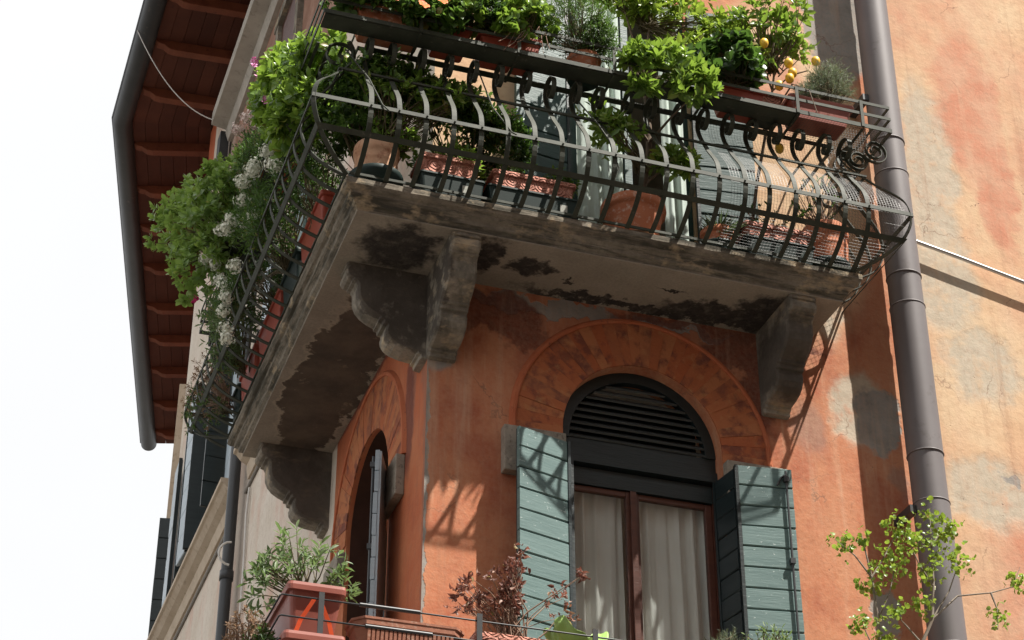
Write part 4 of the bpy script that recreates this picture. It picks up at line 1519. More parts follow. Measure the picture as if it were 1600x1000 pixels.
def round_pot(parent, c, r, h, mat, style='plain', name='pot', n=32):
    x, y, z = c
    if style == 'plain':
        pr = [(0, 0), (r * .68, 0), (r * .74, h * .1), (r * .93, h * .74), (r * .95, h * .78), (r * 1.04, h * .79), (r * 1.06, h * .86), (r * 1.04, h * .99), (r * 1.0, h), (r * .95, h * .985), (r * .9, h * .88), (0, h * .88)]
    else:   # straight cylinder with raised bands
        pr = [(0, 0), (r * .84, 0), (r * .86, h * .05), (r * .92, h * .45), (r * .93, h * .5), (r * .95, h * .52), (r * .95, h * .56), (r * .935, h * .58), (r * .945, h * .72), (r * 1.0, h * .74), (r * 1.02, h * .82), (r * 1.0, h * .97), (r * .97, h), (r * .92, h * .98), (r * .88, h * .9), (0, h * .9)]
    MB().lathe(c, pr, n).build(name, mat, parent)
    MB().lathe((x, y, z + h * .9), [(0, .006), (r * .86, .004), (r * .87, 0)], n).build('soil', MT['soil'], parent)


def saucer(parent, c, r, h, mat, steps=False):
    pr = [(0, 0), (r * .86, 0), (r * .9, h * .2), (r * .97, h * .85), (r, h * .88), (r, h), (r * .95, h), (r * .86, h * .2), (0, h * .15)]
    if steps:
        pr = [(0, 0), (r * .86, 0), (r * .88, h * .2), (r * .92, h * .22), (r * .93, h * .42), (r * .96, h * .44), (r * .965, h * .62), (r * .99, h * .65), (r, h * .95), (r * .98, h), (r * .93, h), (r * .86, h * .3), (0, h * .2)]
    return MB().lathe(c, pr, 32).build('saucer', mat, parent)


def flower_head(parent, c, r, mat, seed, n=40, name='flower_head', petal=.02, tight=True):
    rg = np.random.default_rng(seed)
    P_, D_, N_, S_ = [], [], [], []
    for _ in range(n):
        u = rv(rg)
        p = np.array(c) + u * r * rg.uniform(.45, 1.2) * np.array([1, 1, .9])
        t1 = np.cross(u, rv(rg))
        t1 /= np.linalg.norm(t1)
        t2 = np.cross(u, t1)
        for k in range(4):
            a = k * math.pi / 2 + rg.uniform(-.2, .2)
            P_.append(p)
            D_.append((t1 * math.cos(a) + t2 * math.sin(a)) + u * .45)
            N_.append(u)
            S_.append(petal * rg.uniform(.7, 1.2))
    Ms = leaf_mats(np.array(P_), np.array(D_), np.array(N_), np.array(S_))
    tv, tf = leaf_tpl(.8, .05, .1)
    V = np.einsum('nij,kj->nki', Ms, tv) + np.array(P_)[:, None, :]
    faces = [tuple(q + i * len(tv) for q in f) for i in range(len(P_)) for f in tf]
    MB().add(V.reshape(-1, 3).tolist(), faces, True).build(name, mat, parent)


def blossom(parent, c, d, r, mat, n=5, name='flower', seed=0):
    rg = np.random.default_rng(seed)
    d = np.array(d, float)
    d /= np.linalg.norm(d)
    t1 = np.cross(d, [.3, .2, .9])
    t1 /= np.linalg.norm(t1)
    t2 = np.cross(d, t1)
    tv, tf = leaf_tpl(.95, .06, .12, 'round')
    m = MB()
    for k in range(n):
        a = 2 * math.pi * k / n + rg.uniform(-.15, .15)
        dd = (t1 * math.cos(a) + t2 * math.sin(a)) + d * rg.uniform(.15, .5)
        Mx = leaf_mats(np.array([c]), np.array([dd]), np.array([d]), np.array([r]))[0]
        m.add((tv @ Mx.T + np.array(c)).tolist(), tf, True)
    m.build(name, mat, parent)


OV = leaf_tpl(.46)
WIDE = leaf_tpl(.62, .08, .12)
NARROW = leaf_tpl(.28, .06, .12)
NEEDLE = leaf_tpl(.12, kind='needle')
ROUND = leaf_tpl(.95, .10, .15, 'round')
ZS = 11.203        # planter shelf
ZF = 10.0315       # balcony floor

# --- shelf along the front
G1 = 'planters on the front shelf of the railing'
p = thing('flower_box', 'terracotta box of orange flowers at the corner end of the front shelf', 'planter', G1)
rect_pot(p, (-.60, -.87, ZS), .27, .11, .20, MT['terracotta'])
bush(p, 21, [((-.58, -1.0, 11.42), (.38, .16, .22), 1), ((-.3, -1.05, 11.36), (.25, .12, .17), .7), ((-.98, -1.0, 11.42), (.16, .15, .16), .35)], 300, 7, .06, ROUND, LF['mid'], (-.55, -.87, 11.38), MT['twig'], nobj=60, nstem=40)
for i, (x, y, z) in enumerate([(-.60, -1.13, 11.51), (-.43, -1.10, 11.32), (-.66, -1.10, 11.33), (-.24, -1.05, 11.48), (-.36, -1.1, 11.52), (-.5, -1.1, 11.6), (-.12, -1.08, 11.6), (-.75, -1.1, 11.62), (-.3, -1.12, 11.38), (-.98, -1.0, 11.36)]):
    blossom(p, (x, y - .09, z), (.1, -1, .35), .05, MT['orange_petal'], 6, 'flower', i)
p = thing('flower_box', 'small terracotta box under orange flowers, second along the front shelf', 'planter', G1)
rect_pot(p, (-.15, -.87, ZS), .15, .11, .19, MT['redplastic'])
bush(p, 22, [((-.12, -.98, 11.52), (.24, .18, .2), 1)], 150, 7, .05, ROUND, LF['bright'], (-.15, -.87, 11.38), MT['twig'], nobj=30, nstem=30)
p = thing('flower_box', 'red box with a dark leafy plant and a single white flower on the front shelf', 'planter', G1)
rect_pot(p, (.22, -.87, ZS), .15, .11, .18, MT['redplastic'])
bush(p, 23, [((.08, -.98, 11.54), (.28, .18, .28), 1)], 330, 8, .045, OV, LF['dark'], (.18, -.87, 11.38), MT['twig'], nobj=40, nstem=40)
blossom(p, (.05, -1.15, 11.60), (.1, -1, .4), .04, MT['white_petal'], 5, 'flower', 3)
p = thing('flower_box', 'red square box with lobed green leaves and dry tendrils on the front shelf', 'planter', G1)
rect_pot(p, (.44, -.87, ZS), .10, .11, .21, MT['redplastic'])
bush(p, 24, [((.42, -.96, 11.6), (.24, .2, .26), 1), ((.30, -1.05, 11.42), (.14, .08, .12), .4)], 190, 6, .06, ROUND, LF['bright'], (.44, -.87, 11.4), MT['twig'], nobj=60, nstem=50)
m = MB()
rg = random.Random(4)
for k in range(14):
    a = Vector((.44 + rg.uniform(-.1, .1), -.98, 11.42))
    b = a + Vector((rg.uniform(-.25, .1), rg.uniform(-.14, -.04), rg.uniform(-.24, .08)))
    m.tube([a, a.lerp(b, .4) + Vector((0, -.05, .05)), a.lerp(b, .75) + Vector((0, -.02, 0)), b], .003, 4, cap=False)
m.build('dry_tendrils', MT['drytwig'], p, kind='stuff')
p = thing('potted_shrub', 'terracotta pot with a dense fine-leaved green bush on the front shelf', 'potted plant', G1)
round_pot(p, (.92, -.87, ZS + .02), .125, .19, MT['terracotta'])
saucer(p, (.92, -.87, ZS), .14, .05, MT['greenplastic'])
bush(p, 25, [((.84, -.93, 11.66), (.33, .25, .36), 1), ((1.0, -1.0, 11.52), (.17, .14, .2), .45)], 850, 9, .032, NARROW, LF['fine'], (.92, -.87, 11.4), MT['twig'], style='sprig', sprig=.09, spread=(30, 70), nstem=90)
p = thing('geranium_box', 'red box with dark rounded geranium leaves on the front shelf near the lemon tree', 'planter', G1)
rect_pot(p, (2.18, -.87, ZS), .19, .11, .18, MT['redplastic'])
bush(p, 26, [((2.1, -.98, 11.56), (.3, .18, .24), 1)], 200, 6, .07, ROUND, LF['dark'], (2.15, -.87, 11.38), MT['twig'], nobj=80, nstem=50)
p = thing('relief_box', 'pink terracotta box with moulded relief beside the brown window box on the shelf', 'planter', G1)
rect_pot(p, (2.40, -.87, ZS + .012), .105, .11, .17, MT['relief'])
tray(p, (2.40, -.87, ZS), .115, .12, .03, MT['greenplastic'])
# lemon tree in the relief box neighbour
p = thing('lemon_tree', 'lemon tree with yellow fruit leaning over the right end of the shelf', 'tree', G1)
round_pot(p, (2.42, -.38, ZF), .17, .32, MT['terracotta'])
m = MB()
trk = [(2.42, -.38, 10.3), (2.48, -.5, 10.9), (2.52, -.68, 11.35), (2.55, -.74, 11.62), (2.58, -.78, 11.9), (2.62, -.8, 12.2)]
m.tube(trk, [.016, .014, .012, .010, .008, .005], 7)
for b in ([(2.52, -.68, 11.35), (2.42, -.75, 11.55), (2.32, -.8, 11.75), (2.25, -.82, 12.0)], [(2.55, -.74, 11.62), (2.68, -.82, 11.75), (2.8, -.88, 11.78)], [(2.55, -.74, 11.62), (2.45, -.8, 11.85), (2.4, -.85, 12.15)], [(2.58, -.78, 11.9), (2.72, -.83, 12.05), (2.8, -.85, 12.2)], [(2.5, -.62, 11.3), (2.62, -.95, 11.55), (2.7, -1.06, 11.42), (2.74, -1.08, 11.2)]):
    m.tube(b, [.008, .007, .005, .003], 6)
m.build('trunk', MT['bark'], p)
bush(p, 27, [((2.45, -.84, 12.12), (.34, .2, .26), 1), ((2.72, -.86, 12.02), (.18, .14, .2), .45), ((2.36, -.84, 11.85), (.2, .14, .16), .35), ((2.6, -.9, 12.35), (.35, .2, .2), .7)], 150, 5, .085, leaf_tpl(.5, .1, .14), LF['bright'], (2.56, -.76, 11.8), MT['twig'], nobj=140, nstem=60, gap=.15)
for i, (x, y, z) in enumerate([(2.42, -.92, 11.93), (2.62, -.92, 11.78), (2.60, -.95, 11.60), (2.86, -.92, 11.86), (2.53, -.9, 11.55), (2.58, -.72, 11.08), (2.64, -.93, 11.68)]):
    MB().lathe((x, y, z), [(0, -.052), (.008, -.049), (.014, -.042), (.03, -.028), (.036, 0), (.032, .024), (.016, .04), (0, .044)], 14).build('lemon', MT['lemon'], p)
p = thing('window_box', 'long brown plastic window box with a grey-green rosemary bush at the shelf end', 'planter', G1)
rect_pot(p, (2.83, -.88, ZS + .01), .265, .12, .19, MT['brownplastic'], taper=.8)
bush(p, 28, [((2.93, -.92, 11.64), (.22, .17, .22), 1), ((2.76, -.92, 11.5), (.16, .12, .12), .3)], 760, 13, .03, NEEDLE, LF['grey'], (2.93, -.88, 11.4), MT['twig'], style='sprig', sprig=.1, spread=(25, 60), nstem=120, stemr=.003)

# --- on the balcony floor, front
G2 = 'pots on the balcony floor behind the front railing'
p = thing('potted_plant', 'pale terracotta cylinder pot on a green saucer at the balcony corner', 'potted plant', G2)
round_pot(p, (-.58, -.58, ZF + .05), .165, .34, MT['oldterracotta'], 'band')
saucer(p, (-.58, -.58, ZF), .2, .13, MT['greenplastic'], True)
bush(p, 31, [((-.5, -.6, 10.52), (.2, .16, .13), 1), ((-.36, -.66, 10.46), (.1, .08, .1), .5)], 60, 7, .06, OV, LF['bright'], (-.55, -.58, 10.36), MT['twig'], nobj=40, nstem=30)
bush(p, 311, [((-.45, -.78, 10.82), (.3, .12, .13), 1), ((-.15, -.8, 10.85), (.2, .1, .1), .5), ((-.75, -.75, 10.85), (.15, .15, .15), .3)], 75, 7, .075, OV, LF['bright'], (-.55, -.62, 10.4), MT['twig'], nobj=60, nstem=40, name='taller_foliage')
p = thing('potted_plant', 'square terracotta relief planter on a green tray, second from the balcony corner', 'potted plant', G2)
rect_pot(p, (-.06, -.57, ZF + .06), .215, .14, .29, MT['relief'], taper=.9)
tray(p, (-.05, -.575, ZF), .235, .165, .17, MT['greenplastic'], sticker=.1)
bush(p, 32, [((.0, -.62, 10.42), (.2, .14, .13), 1), ((.14, -.66, 10.36), (.08, .06, .08), .3)], 70, 7, .055, OV, LF['bright'], (-.03, -.58, 10.3), MT['twig'], nobj=50, nstem=30)
p = thing('potted_plant', 'long terracotta relief planter with sparse shrubs on a long green tray', 'potted plant', G2)
rect_pot(p, (.58, -.56, ZF + .06), .31, .14, .27, MT['relief'], taper=.92)
tray(p, (.57, -.57, ZF), .35, .17, .165, MT['greenplastic'], sticker=.22)
bush(p, 33, [((.45, -.58, 10.40), (.14, .1, .12), .7), ((.82, -.6, 10.40), (.14, .12, .14), 1)], 70, 6, .05, OV, LF['mid'], (.65, -.56, 10.28), MT['twig'], nobj=40, nstem=40)
p = thing('potted_tree', 'tall leafy potted tree in a big round terracotta pot, bright leaves above the railing', 'tree', G2)
round_pot(p, (1.42, -.52, ZF), .235, .36, MT['terracotta'])
saucer(p, (1.42, -.52, ZF - .0), .2, .03, MT['oldterracotta'])
m = MB()
m.tube([(1.44, -.52, 10.3), (1.5, -.53, 10.6), (1.55, -.56, 10.85), (1.555, -.58, 11.2), (1.53, -.6, 11.45), (1.53, -.6, 11.75)], [.034, .03, .026, .022, .019, .016], 10)
for b in ([(1.555, -.58, 11.0), (1.62, -.85, 11.05), (1.72, -1.1, 11.12)], [(1.53, -.6, 11.45), (1.4, -.75, 11.5), (1.3, -.85, 11.55)], [(1.53, -.6, 11.4), (1.55, -.85, 11.4), (1.5, -1.08, 11.32)], [(1.53, -.6, 11.75), (1.43, -.6, 12.0), (1.36, -.62, 12.3), (1.3, -.6, 12.5)], [(1.53, -.6, 11.7), (1.7, -.6, 12.0), (1.92, -.6, 12.25), (2.1, -.6, 12.4)], [(1.53, -.6, 11.75), (1.58, -.62, 12.1), (1.6, -.62, 12.5)],
          [(1.55, -.57, 11.0), (1.4, -.66, 11.1), (1.2, -.72, 11.15)], [(1.5, -.53, 10.65), (1.38, -.62, 10.85), (1.28, -.68, 10.92)], [(1.5, -.53, 10.6), (1.62, -.62, 10.72), (1.76, -.68, 10.75)]):
    m.tube(b, [.013, .010, .007, .005][:len(b)] if len(b) == 4 else [.012, .009, .005], 6)
m.build('trunk', MT['bark'], p)
bush(p, 34, [((1.48, -1.1, 11.32), (.3, .12, .17), 1), ((1.72, -1.12, 11.2), (.17, .1, .13), .7), ((1.28, -1.08, 11.38), (.15, .1, .13), .45), ((1.64, -1.15, 11.06), (.12, .07, .06), .25), ((1.3, -1.1, 11.08), (.09, .06, .06), .2)], 150, 8, .09, OV, LF['bright'], (1.54, -.62, 11.5), MT['twig'], nobj=300, nstem=50, upb=.6)
bush(p, 35, [((1.75, -.65, 12.25), (.55, .2, .26), 1), ((1.3, -.62, 12.4), (.3, .2, .2), .6), ((2.15, -.68, 12.1), (.25, .14, .2), .4), ((1.9, -.7, 11.85), (.3, .15, .22), .6)], 330, 7, .085, OV, LF['lime'], (1.56, -.6, 12.1), MT['twig'], nobj=0, nstem=70, name='upper_foliage')
bush(p, 36, [((1.2, -.8, 10.82), (.2, .12, .2), 1), ((1.66, -.76, 10.72), (.17, .1, .12), .8), ((1.05, -.72, 11.0), (.12, .08, .16), .4)], 105, 7, .08, OV, LF['bright'], (1.5, -.56, 10.7), MT['twig'], nobj=60, nstem=30, name='lower_foliage')
p = thing('potted_plant', 'small terracotta pot with a spiky dark succulent on a black saucer', 'potted plant', G2)
round_pot(p, (2.08, -.56, ZF + .03), .125, .22, MT['terracotta'])
saucer(p, (2.08, -.56, ZF), .135, .12, MT['greenplastic'])
bush(p, 37, [((2.08, -.56, 10.26), (.06, .06, .03), 1)], 8, 26, .2, NEEDLE, LF['spike'], (2.08, -.56, 10.24), MT['twig'], spread=(5, 80), nstem=0, lower=-.2)
p = thing('potted_plant', 'pink relief planter in a black tray behind the wire mesh', 'potted plant', G2)
rect_pot(p, (2.52, -.55, ZF + .06), .26, .14, .26, MT['relief'], taper=.9)
tray(p, (2.52, -.56, ZF), .28, .17, .17, MT['greenplastic'])
bush(p, 38, [((2.5, -.52, 10.5), (.2, .1, .2), 1)], 18, 5, .045, OV, LF['dark'], (2.52, -.55, 10.28), MT['drytwig'], nstem=18)
p = thing('potted_plant', 'round pink ribbed pot on a stepped green saucer at the right end of the balcony', 'potted plant', G2)
round_pot(p, (2.98, -.57, ZF + .05), .18, .40, MT['terracotta'], 'band')
saucer(p, (2.98, -.55, ZF), .185, .13, MT['greenplastic'], True)
bush(p, 39, [((2.98, -.52, 10.75), (.25, .12, .3), 1)], 26, 4, .05, OV, LF['dark'], (2.98, -.55, 10.4), MT['drytwig'], nstem=26, stemr=.005)
p = thing('potted_shrub', 'dark leafy shrub standing behind the railing between the balcony corner and the door shutter', 'potted plant', G2)
round_pot(p, (.1, -.3, ZF), .15, .26, MT['terracotta'])
bush(p, 40, [((.1, -.45, 10.98), (.36, .2, .32), 1), ((.42, -.38, 10.85), (.3, .16, .42), 1), ((.2, -.3, 10.55), (.4, .15, .25), .6)], 800, 7, .055, OV, LF['dark'], (.12, -.3, 10.3), MT['twig'], nstem=60, nobj=0)
p = thing('potted_shrub', 'dark green laurel shrub filling the balcony corner behind the bent corner bar', 'potted plant', G2)
round_pot(p, (-.55, -.25, ZF), .16, .28, MT['terracotta'])
bush(p, 41, [((-.65, -.4, 10.75), (.34, .3, .4), 1), ((-.5, -.6, 11.0), (.42, .25, .22), 1), ((-.1, -.62, 10.95), (.34, .15, .18), .6)], 1300, 7, .062, OV, LF['mid'], (-.55, -.25, 10.3), MT['twig'], nstem=90, nobj=40)

# --- shelf along the side
G3 = 'planters along the side railing'
p = thing('potted_shrub', 'big bright green shrub with small pink flowers bulging over the side railing near the corner', 'potted plant', G3)
rect_pot(p, (-.95, .55, ZS), .12, .3, .2, MT['redplastic'])
bush(p, 51, [((-1.12, .15, 11.32), (.30, .45, .40), 1), ((-1.06, .6, 11.75), (.28, .5, .36), .8), ((-1.15, -.25, 10.8), (.2, .3, .34), .7), ((-1.0, -.3, 11.35), (.2, .3, .25), .4)], 640, 8, .08, WIDE, LF['bright'], (-.95, .55, 11.4), MT['twig'], nobj=300, nstem=120)
for i, (x, y, z) in enumerate([(-1.36, .35, 11.75), (-1.32, -.1, 11.05), (-1.33, .3, 11.6)]):
    flower_head(p, (x, y, z), .028, MT['pink_petal'], i, 12, 'flower', .022)
p = thing('flower_box', 'feathery dark green plant with blush flower tufts behind the bright shrub on the side shelf', 'planter', G3)
rect_pot(p, (-.95, 1.35, ZS), .12, .3, .18, MT['redplastic'])
bush(p, 52, [((-1.12, 1.3, 11.45), (.22, .4, .36), 1), ((-1.12, 1.6, 11.8), (.18, .3, .25), .6)], 700, 9, .035, NARROW, LF['fine'], (-.95, 1.35, 11.36), MT['twig'], style='sprig', sprig=.1, spread=(20, 55), nstem=60)
for i, (x, y, z) in enumerate([(-1.2, 1.5, 12.08), (-1.13, 1.6, 12.2), (-1.26, 1.55, 11.98), (-1.12, 1.5, 12.02)]):
    flower_head(p, (x, y, z), .055, MT['blush_petal'], 10 + i, 90, 'flower_head', .016)
p = thing('potted_shrub', 'large fresh green jade-like shrub hanging outward over the side street, furthest left', 'potted plant', G3)
rect_pot(p, (-.96, 2.45, ZS), .12, .35, .2, MT['greenplastic'])
bush(p, 53, [((-1.34, 2.15, 11.4), (.34, .5, .40), 1), ((-1.46, 2.7, 11.75), (.28, .45, .32), .8), ((-1.25, 1.75, 11.5), (.3, .35, .25), .6), ((-1.38, 2.2, 11.0), (.22, .4, .3), .6)], 620, 9, .068, leaf_tpl(.6, .08, .05), LF['jade'], (-1.0, 2.45, 11.4), MT['twig'], nobj=300, nstem=150)
for i, (x, y, z) in enumerate([(-1.3, 1.75, 11.08), (-1.36, 2.0, 10.95), (-1.28, 2.0, 10.9)]):
    flower_head(p, (x, y, z), .05, MT['white_petal'], 20 + i, 80, 'flower_head', .015)
blossom(p, (-1.33, 2.7, 10.98), (-.4, -1, 0), .055, MT['magenta_petal'], 6, 'flower', 4)
p = thing('flowering_plant', 'dark mound with creamy white flower heads pushing through the side railing', 'potted plant', G3)
rect_pot(p, (-.735, 1.02, ZF), .11, .26, .34, MT['greenplastic'])
bush(p, 54, [((-1.16, .72, 10.52), (.14, .3, .26), .7), ((-1.16, 1.75, 10.5), (.12, .3, .2), .35), ((-1.12, 1.1, 10.8), (.22, .4, .32), 1), ((-1.05, .7, 10.45), (.2, .4, .25), .6), ((-.95, .2, 10.6), (.25, .4, .25), .6)], 950, 8, .045, NARROW, LF['fine'], (-.85, 1.05, 10.35), MT['twig'], style='sprig', sprig=.1, spread=(25, 60), nstem=60)
for i, (x, y, z) in enumerate([(-1.25, .72, 10.98), (-1.30, .85, 10.95), (-1.27, .95, 10.85), (-1.23, .75, 11.06), (-1.13, .55, 10.95), (-1.16, .6, 11.1), (-1.31, 1.15, 10.78), (-1.34, 1.2, 10.73), (-1.19, .8, 10.62), (-1.10, .5, 10.9), (-1.24, 1.2, 10.4), (-1.2, 1.05, 10.72)]):
    flower_head(p, (x, y, z), .06, MT['white_petal'], 30 + i, 100, 'flower_head', .016)
p = thing('flowering_plant', 'pale variegated plant with white flower clusters spilling out far down the side railing', 'potted plant', G3)
rect_pot(p, (-.735, 2.55, ZF), .11, .3, .34, MT['redplastic'])
bush(p, 55, [((-1.12, 2.05, 10.42), (.16, .35, .26), 1), ((-1.12, 2.3, 10.75), (.18, .35, .25), .7), ((-1.05, 2.3, 10.25), (.14, .3, .14), .5)], 330, 8, .05, NARROW, LF['sage'], (-.9, 2.5, 10.22), MT['twig'], style='sprig', sprig=.12, spread=(30, 65), nstem=50)
for i, (x, y, z) in enumerate([(-1.22, 1.75, 10.56), (-1.22, 1.65, 10.38), (-1.21, 1.75, 10.32), (-1.2, 1.65, 10.1), (-1.19, 1.6, 9.98), (-1.24, 1.9, 10.7)]):
    flower_head(p, (x, y, z), .06, MT['white_petal'], 50 + i, 100, 'flower_head', .016)
p = thing('potted_plant', 'dry leggy stonecrop in the last green pot at the far end of the side railing', 'potted plant', G3)
rect_pot(p, (-.735, 3.04, ZF), .11, .13, .32, MT['greenplastic'])
bush(p, 56, [((-1.05, 3.3, 10.45), (.18, .35, .38), 1)], 170, 7, .035, NARROW, LF['dry'], (-.9, 3.1, 10.2), MT['drytwig'], nstem=60)
bush(p, 57, [((-1.05, 3.2, 10.25), (.18, .35, .25), 1)], 160, 8, .03, NARROW, LF['fine'], (-.9, 3.1, 10.15), MT['twig'], nstem=20, name='green_foliage')
p = thing('flower_trough', 'red plastic trough on the balcony floor nearest the corner of the side railing', 'planter', G3)
rect_pot(p, (-.735, .32, ZF), .11, .36, .34, MT['redplastic'])
bush(p, 58, [((-.85, .1, 10.55), (.22, .45, .22), 1)], 260, 8, .04, NARROW, LF['dark'], (-.78, .3, 10.28), MT['twig'], nstem=30)
p = thing('flower_trough', 'long red trough half way down the side balcony floor', 'planter', G3)
rect_pot(p, (-.735, 1.76, ZF), .11, .41, .34, MT['redplastic'])
bush(p, 59, [((-.9, 1.75, 10.62), (.2, .45, .26), 1)], 260, 8, .045, NARROW, LF['dark'], (-.75, 1.76, 10.36), MT['twig'], nstem=40)

# ------------------------------------------------------------------ lower balcony, just reaching into the picture
m = MB()
m.loft([[(x, y, 5.75) for x, y in ((4.3, 0), (4.3, -.85), (-.95, -.85), (-.95, 3.0), (0, 3.0), (0, 0))], [(x, y, 5.95) for x, y in ((4.4, 0), (4.4, -.95), (-1.05, -.95), (-1.05, 3.1), (0, 3.1), (0, 0))]])
m.build('lower_balcony_slab', MT['corbel'], BLD)
LR_ = thing('lower_railing', 'thin grey posts and wires of the railing along the bottom edge', 'railing')
for x in (-.9, .1, .86, 1.75, 2.6, 3.5):
    MB().box((x - .017, -.995, 5.952), (x + .017, -.985, 6.73)).build('post', MT['gutter'], LR_)
for z in (6.685, 6.55, 6.4, 6.25):
    MB().tube([(4.3, -.98, z), (2.0, -.98, z - .006), (0, -.98, z), (-1.14, -.98, z + .004), (-1.15, -.97, z), (-1.15, 0, z), (-1.15, 3, z)], .006, 6).build('wire', MT['gutter'], LR_)
for a, b, z in ((-.66, -.28, 6.688), (-.62, -.2, 6.553)):
    MB().tube([(a, -.98, z), (b, -.98, z)], .014, 8).build('wire_sleeve', MT['darkpipe'], LR_)
G4 = 'planters on the lower railing'
p = thing('planter', 'deep reddish plastic planter with a sprawling sage at the lower left corner', 'planter', G4)
rect_pot(p, (-.915, -.62, 6.49), .168, .30, .32, MT['brownplastic'], taper=.78, rimh=.05, rimw=.014, cut=.03)
for s in (-1, 1):
    MB().strap([(-.915 + s * .02, -.94, 6.70), (-.915 + s * .09, -.905, 6.57), (-.915 + s * .12, -.885, 6.47)], (1, 0, 0), .028, .004).build('strap', MT['orangestrap'], p)
bush(p, 61, [((-.96, -.62, 7.03), (.27, .25, .22), 1), ((-1.16, -.6, 6.89), (.15, .2, .2), .5), ((-.72, -.7, 6.91), (.1, .1, .1), .35)], 120, 6, .075, NARROW, LF['sage'], (-.92, -.62, 6.79), MT['twig'], nobj=120, nstem=60, upb=.7)
p = thing('planter', 'empty reddish planter directly below the one holding the sage', 'planter', G4)
rect_pot(p, (-.94, -.70, 6.14), .175, .33, .30, MT['brownplastic'], taper=.8, rimh=.05, rimw=.014, cut=.03)
p = thing('planter', 'weathered dry stonecrop plant at the bottom left beside the drainpipe', 'planter', G4)
rect_pot(p, (-1.25, -.45, 6.2), .12, .25, .2, MT['brownplastic'])
bush(p, 62, [((-1.25, -.6, 6.58), (.14, .2, .18), 1)], 90, 7, .04, NARROW, LF['dry'], (-1.25, -.5, 6.4), MT['drytwig'], nobj=40, nstem=60, upb=.6)
bush(p, 63, [((-1.2, -.6, 6.5), (.12, .2, .13), 1)], 80, 8, .04, NARROW, LF['fine'], (-1.25, -.5, 6.4), MT['twig'], nstem=20, name='green_foliage')
p = thing('planter', 'old fluted terracotta planter on the lower railing, right of the sage planter', 'planter', G4)
m = MB()
zt = 6.62
for_l = []
for s, dz in ((.80, -.34), (.84, -.20), (.93, -.06), (.97, -.05), (.97, -.02), (1.0, -.015), (1.0, 0), (.94, 0), (.92, -.05)):
    hx, hy, c_ = .36 * s, .15 * s, .07
    for_l.append([(-.335 + x, -.84 + y, zt + dz) for x, y in ((hx - c_, -hy), (hx, -hy + c_), (hx, hy - c_), (hx - c_, hy), (-hx + c_, hy), (-hx, hy - c_), (-hx, -hy + c_), (-hx + c_, -hy))])
m.loft(for_l, True, True)
m.build('pot', MT['darkterracotta'], p)
for k in range(20):
    x = -.335 - .26 + k * .0274
    MB().obox((x, -.84 - .134, zt - .135), (1, 0, 0), Vector((0, .995, .1)).normalized(), Vector((0, -.1, .995)).normalized(), (.009, .006, .065)).build('flute', MT['darkterracotta'], p)
p = thing('planter', 'brown relief planter with a dead shrub of curled red-brown leaves', 'planter', G4)
rect_pot(p, (.36, -.84, 6.32), .27, .13, .30, MT['relief'], taper=.9, rimh=.05)
m = MB()
rg = random.Random(8)
br = []
for k in range(22):
    a = Vector((.36 + rg.uniform(-.1, .1), -.84 + rg.uniform(-.04, .04), 6.61))
    b = Vector((.40 + rg.uniform(-.38, .36), -.86 + rg.uniform(-.18, .14), 6.90 + rg.uniform(-.1, .32)))
    c1 = a.lerp(b, .35) + Vector((rg.uniform(-.05, .05), 0, .05))
    c2 = a.lerp(b, .7) + Vector((rg.uniform(-.04, .04), 0, .04))
    m.tube([a, c1, c2, b], [.006, .005, .0035, .002], 5, cap=False)
    br += [(c2, .5), (b, 1)]
m.build('stems', MT['drytwig'], p, kind='stuff')
bush(p, 64, [((b[0].x, b[0].y, b[0].z), (.07, .06, .07), b[1]) for b in br], 230, 3, .042, leaf_tpl(.55, .28, .35), LF['dead'], (.36, -.84, 6.65), MT['drytwig'], nobj=200, nstem=40, shell=.1, upb=-.2, stemr=.0025, lower=-1)
p = thing('plastic_bowl', 'crumpled lime green plastic bowl on the lower railing beside the dead shrub', 'bowl', G4)
m = MB()
L_ = []
for f, r_ in ((0, .10), (.4, .15), (.8, .18), (1, .20), (1, .192), (.5, .15), (.15, .1)):
    lp = []
    for k in range(72):
        a = 2 * math.pi * k / 72
        wv_ = (1 + .13 * math.sin(3 * a + 1) * f + .07 * math.sin(7 * a) * f + .03 * math.sin(13 * a + 2) * f)
        lp.append((.79 + r_ * wv_ * math.cos(a), -.82 + .6 * r_ * wv_ * math.sin(a), 6.62 + f * .13 + .05 * f * f * math.sin(2 * a + .3) + .03 * f * f * math.sin(5 * a) + .012 * f * math.sin(11 * a)))
    L_.append(lp)
m.loft(L_, True, True, True)
m.build('bowl', MT['limeplastic'], p)
for i, (x, lab) in enumerate(((1.83, 'low green thyme tuft at the bottom edge below the window'), (2.15, 'taller feathery green tuft at the bottom edge below the right shutter'))):
    p = thing('herb_pot', lab, 'potted plant', G4)
    round_pot(p, (x, -.85, 6.5), .13, .24, MT['terracotta'])
    bush(p, 65 + i, [((x, -.85, 6.80 + i * .03), (.15, .14, .11 + .03 * i), 1)], 170 if i == 0 else 80, 9, .028 if i == 0 else .04, NARROW if i else NEEDLE, LF['grey'] if i == 0 else LF['sage'], (x, -.85, 6.72), MT['twig'], style='sprig', sprig=.08 if i == 0 else .13, spread=(20, 50), nstem=60, upb=.5 + i)

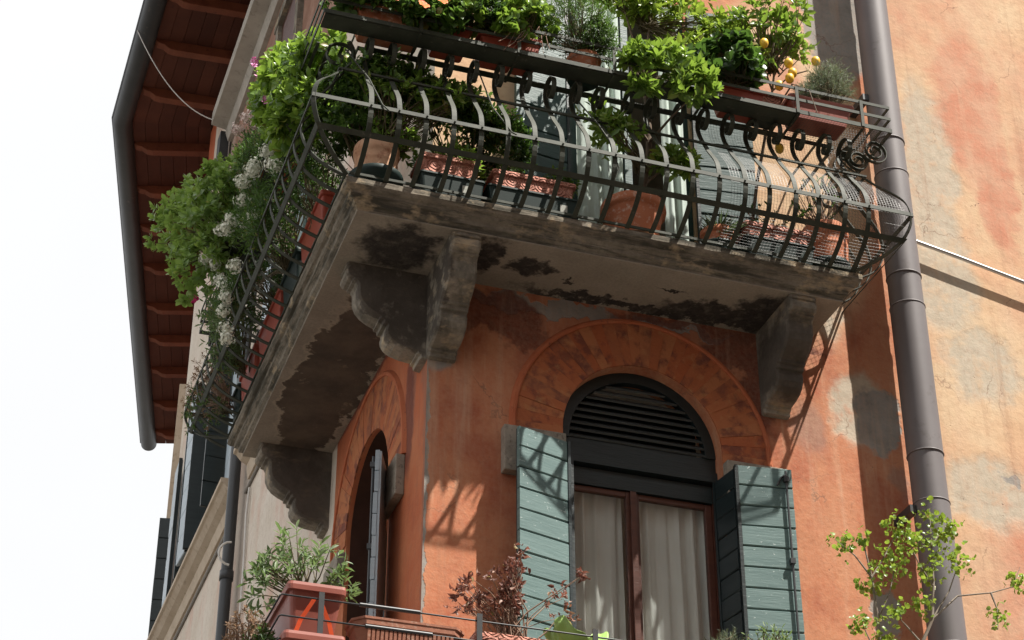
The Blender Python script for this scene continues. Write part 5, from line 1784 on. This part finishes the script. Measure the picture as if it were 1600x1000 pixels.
# slender young tree in front of the flue
p = thing('young_tree', 'slender young tree with small lime leaves in front of the flue pipe', 'tree')
round_pot(p, (3.1, -.6, 5.952), .24, .42, MT['terracotta'])
m = MB()
st1 = [(3.06, -.62, 6.3), (2.98, -.78, 6.8), (2.95, -.84, 7.15), (2.93, -.85, 7.45), (2.88, -.86, 7.75)]
st2 = [(3.14, -.6, 6.3), (3.2, -.75, 6.75), (3.27, -.83, 7.02), (3.36, -.85, 7.2), (3.40, -.85, 7.45), (3.42, -.85, 7.75), (3.44, -.85, 8.05)]
m.tube(st1, [.016, .014, .011, .008, .004], 7)
m.tube(st2, [.018, .016, .013, .011, .009, .006, .003], 7)
brs = [[st1[2], (3.05, -.86, 7.35), (3.13, -.86, 7.62)], [st1[3], (2.8, -.88, 7.58), (2.66, -.88, 7.68)], [st1[3], (3.04, -.86, 7.62), (3.18, -.85, 7.86)], [st2[3], (3.5, -.88, 7.42), (3.62, -.9, 7.7)], [st2[3], (3.55, -.9, 7.38), (3.8, -.92, 7.43), (3.98, -.92, 7.5), (4.06, -.92, 7.66)], [st2[4], (3.3, -.86, 7.6), (3.22, -.86, 7.82)], [st2[5], (3.52, -.86, 7.9), (3.58, -.86, 7.95)], [(3.8, -.92, 7.43), (3.82, -.94, 7.3), (3.8, -.95, 7.15)], [st2[2], (3.15, -.86, 7.12), (3.05, -.88, 7.2)], [st1[1], (2.86, -.86, 6.98), (2.8, -.88, 7.1)]]
for b in brs:
    m.tube(b, [.008 * (1 - .75 * i / (len(b) - 1)) for i in range(len(b))], 5)
m.build('trunk', MT['palebark'], p)
tips = [((3.10, -.86, 7.62), .15), ((2.70, -.88, 7.64), .11), ((3.16, -.85, 7.84), .12), ((3.60, -.9, 7.66), .13), ((3.82, -.93, 7.25), .09), ((4.0, -.92, 7.55), .09), ((3.24, -.86, 7.78), .12), ((3.56, -.86, 7.9), .11), ((3.44, -.85, 8.0), .11), ((3.06, -.88, 7.2), .10), ((2.82, -.88, 7.08), .10), ((2.92, -.85, 7.4), .10), ((2.88, -.86, 7.72), .09), ((3.38, -.86, 7.55), .12), ((3.42, -.86, 7.75), .13), ((3.2, -.85, 6.95), .1), ((2.98, -.85, 6.98), .12), ((3.3, -.86, 7.3), .09), ((3.02, -.86, 7.5), .12)]
bush(p, 71, [(c, (r_ * 1.15, r_, r_), r_) for c, r_ in tips], 600, 3, .033, ROUND, LF['lime'], (3.25, -.84, 7.3), MT['palebark'], nobj=300, nstem=0, shell=.1, upb=.2, lower=-1, spread=(40, 85))
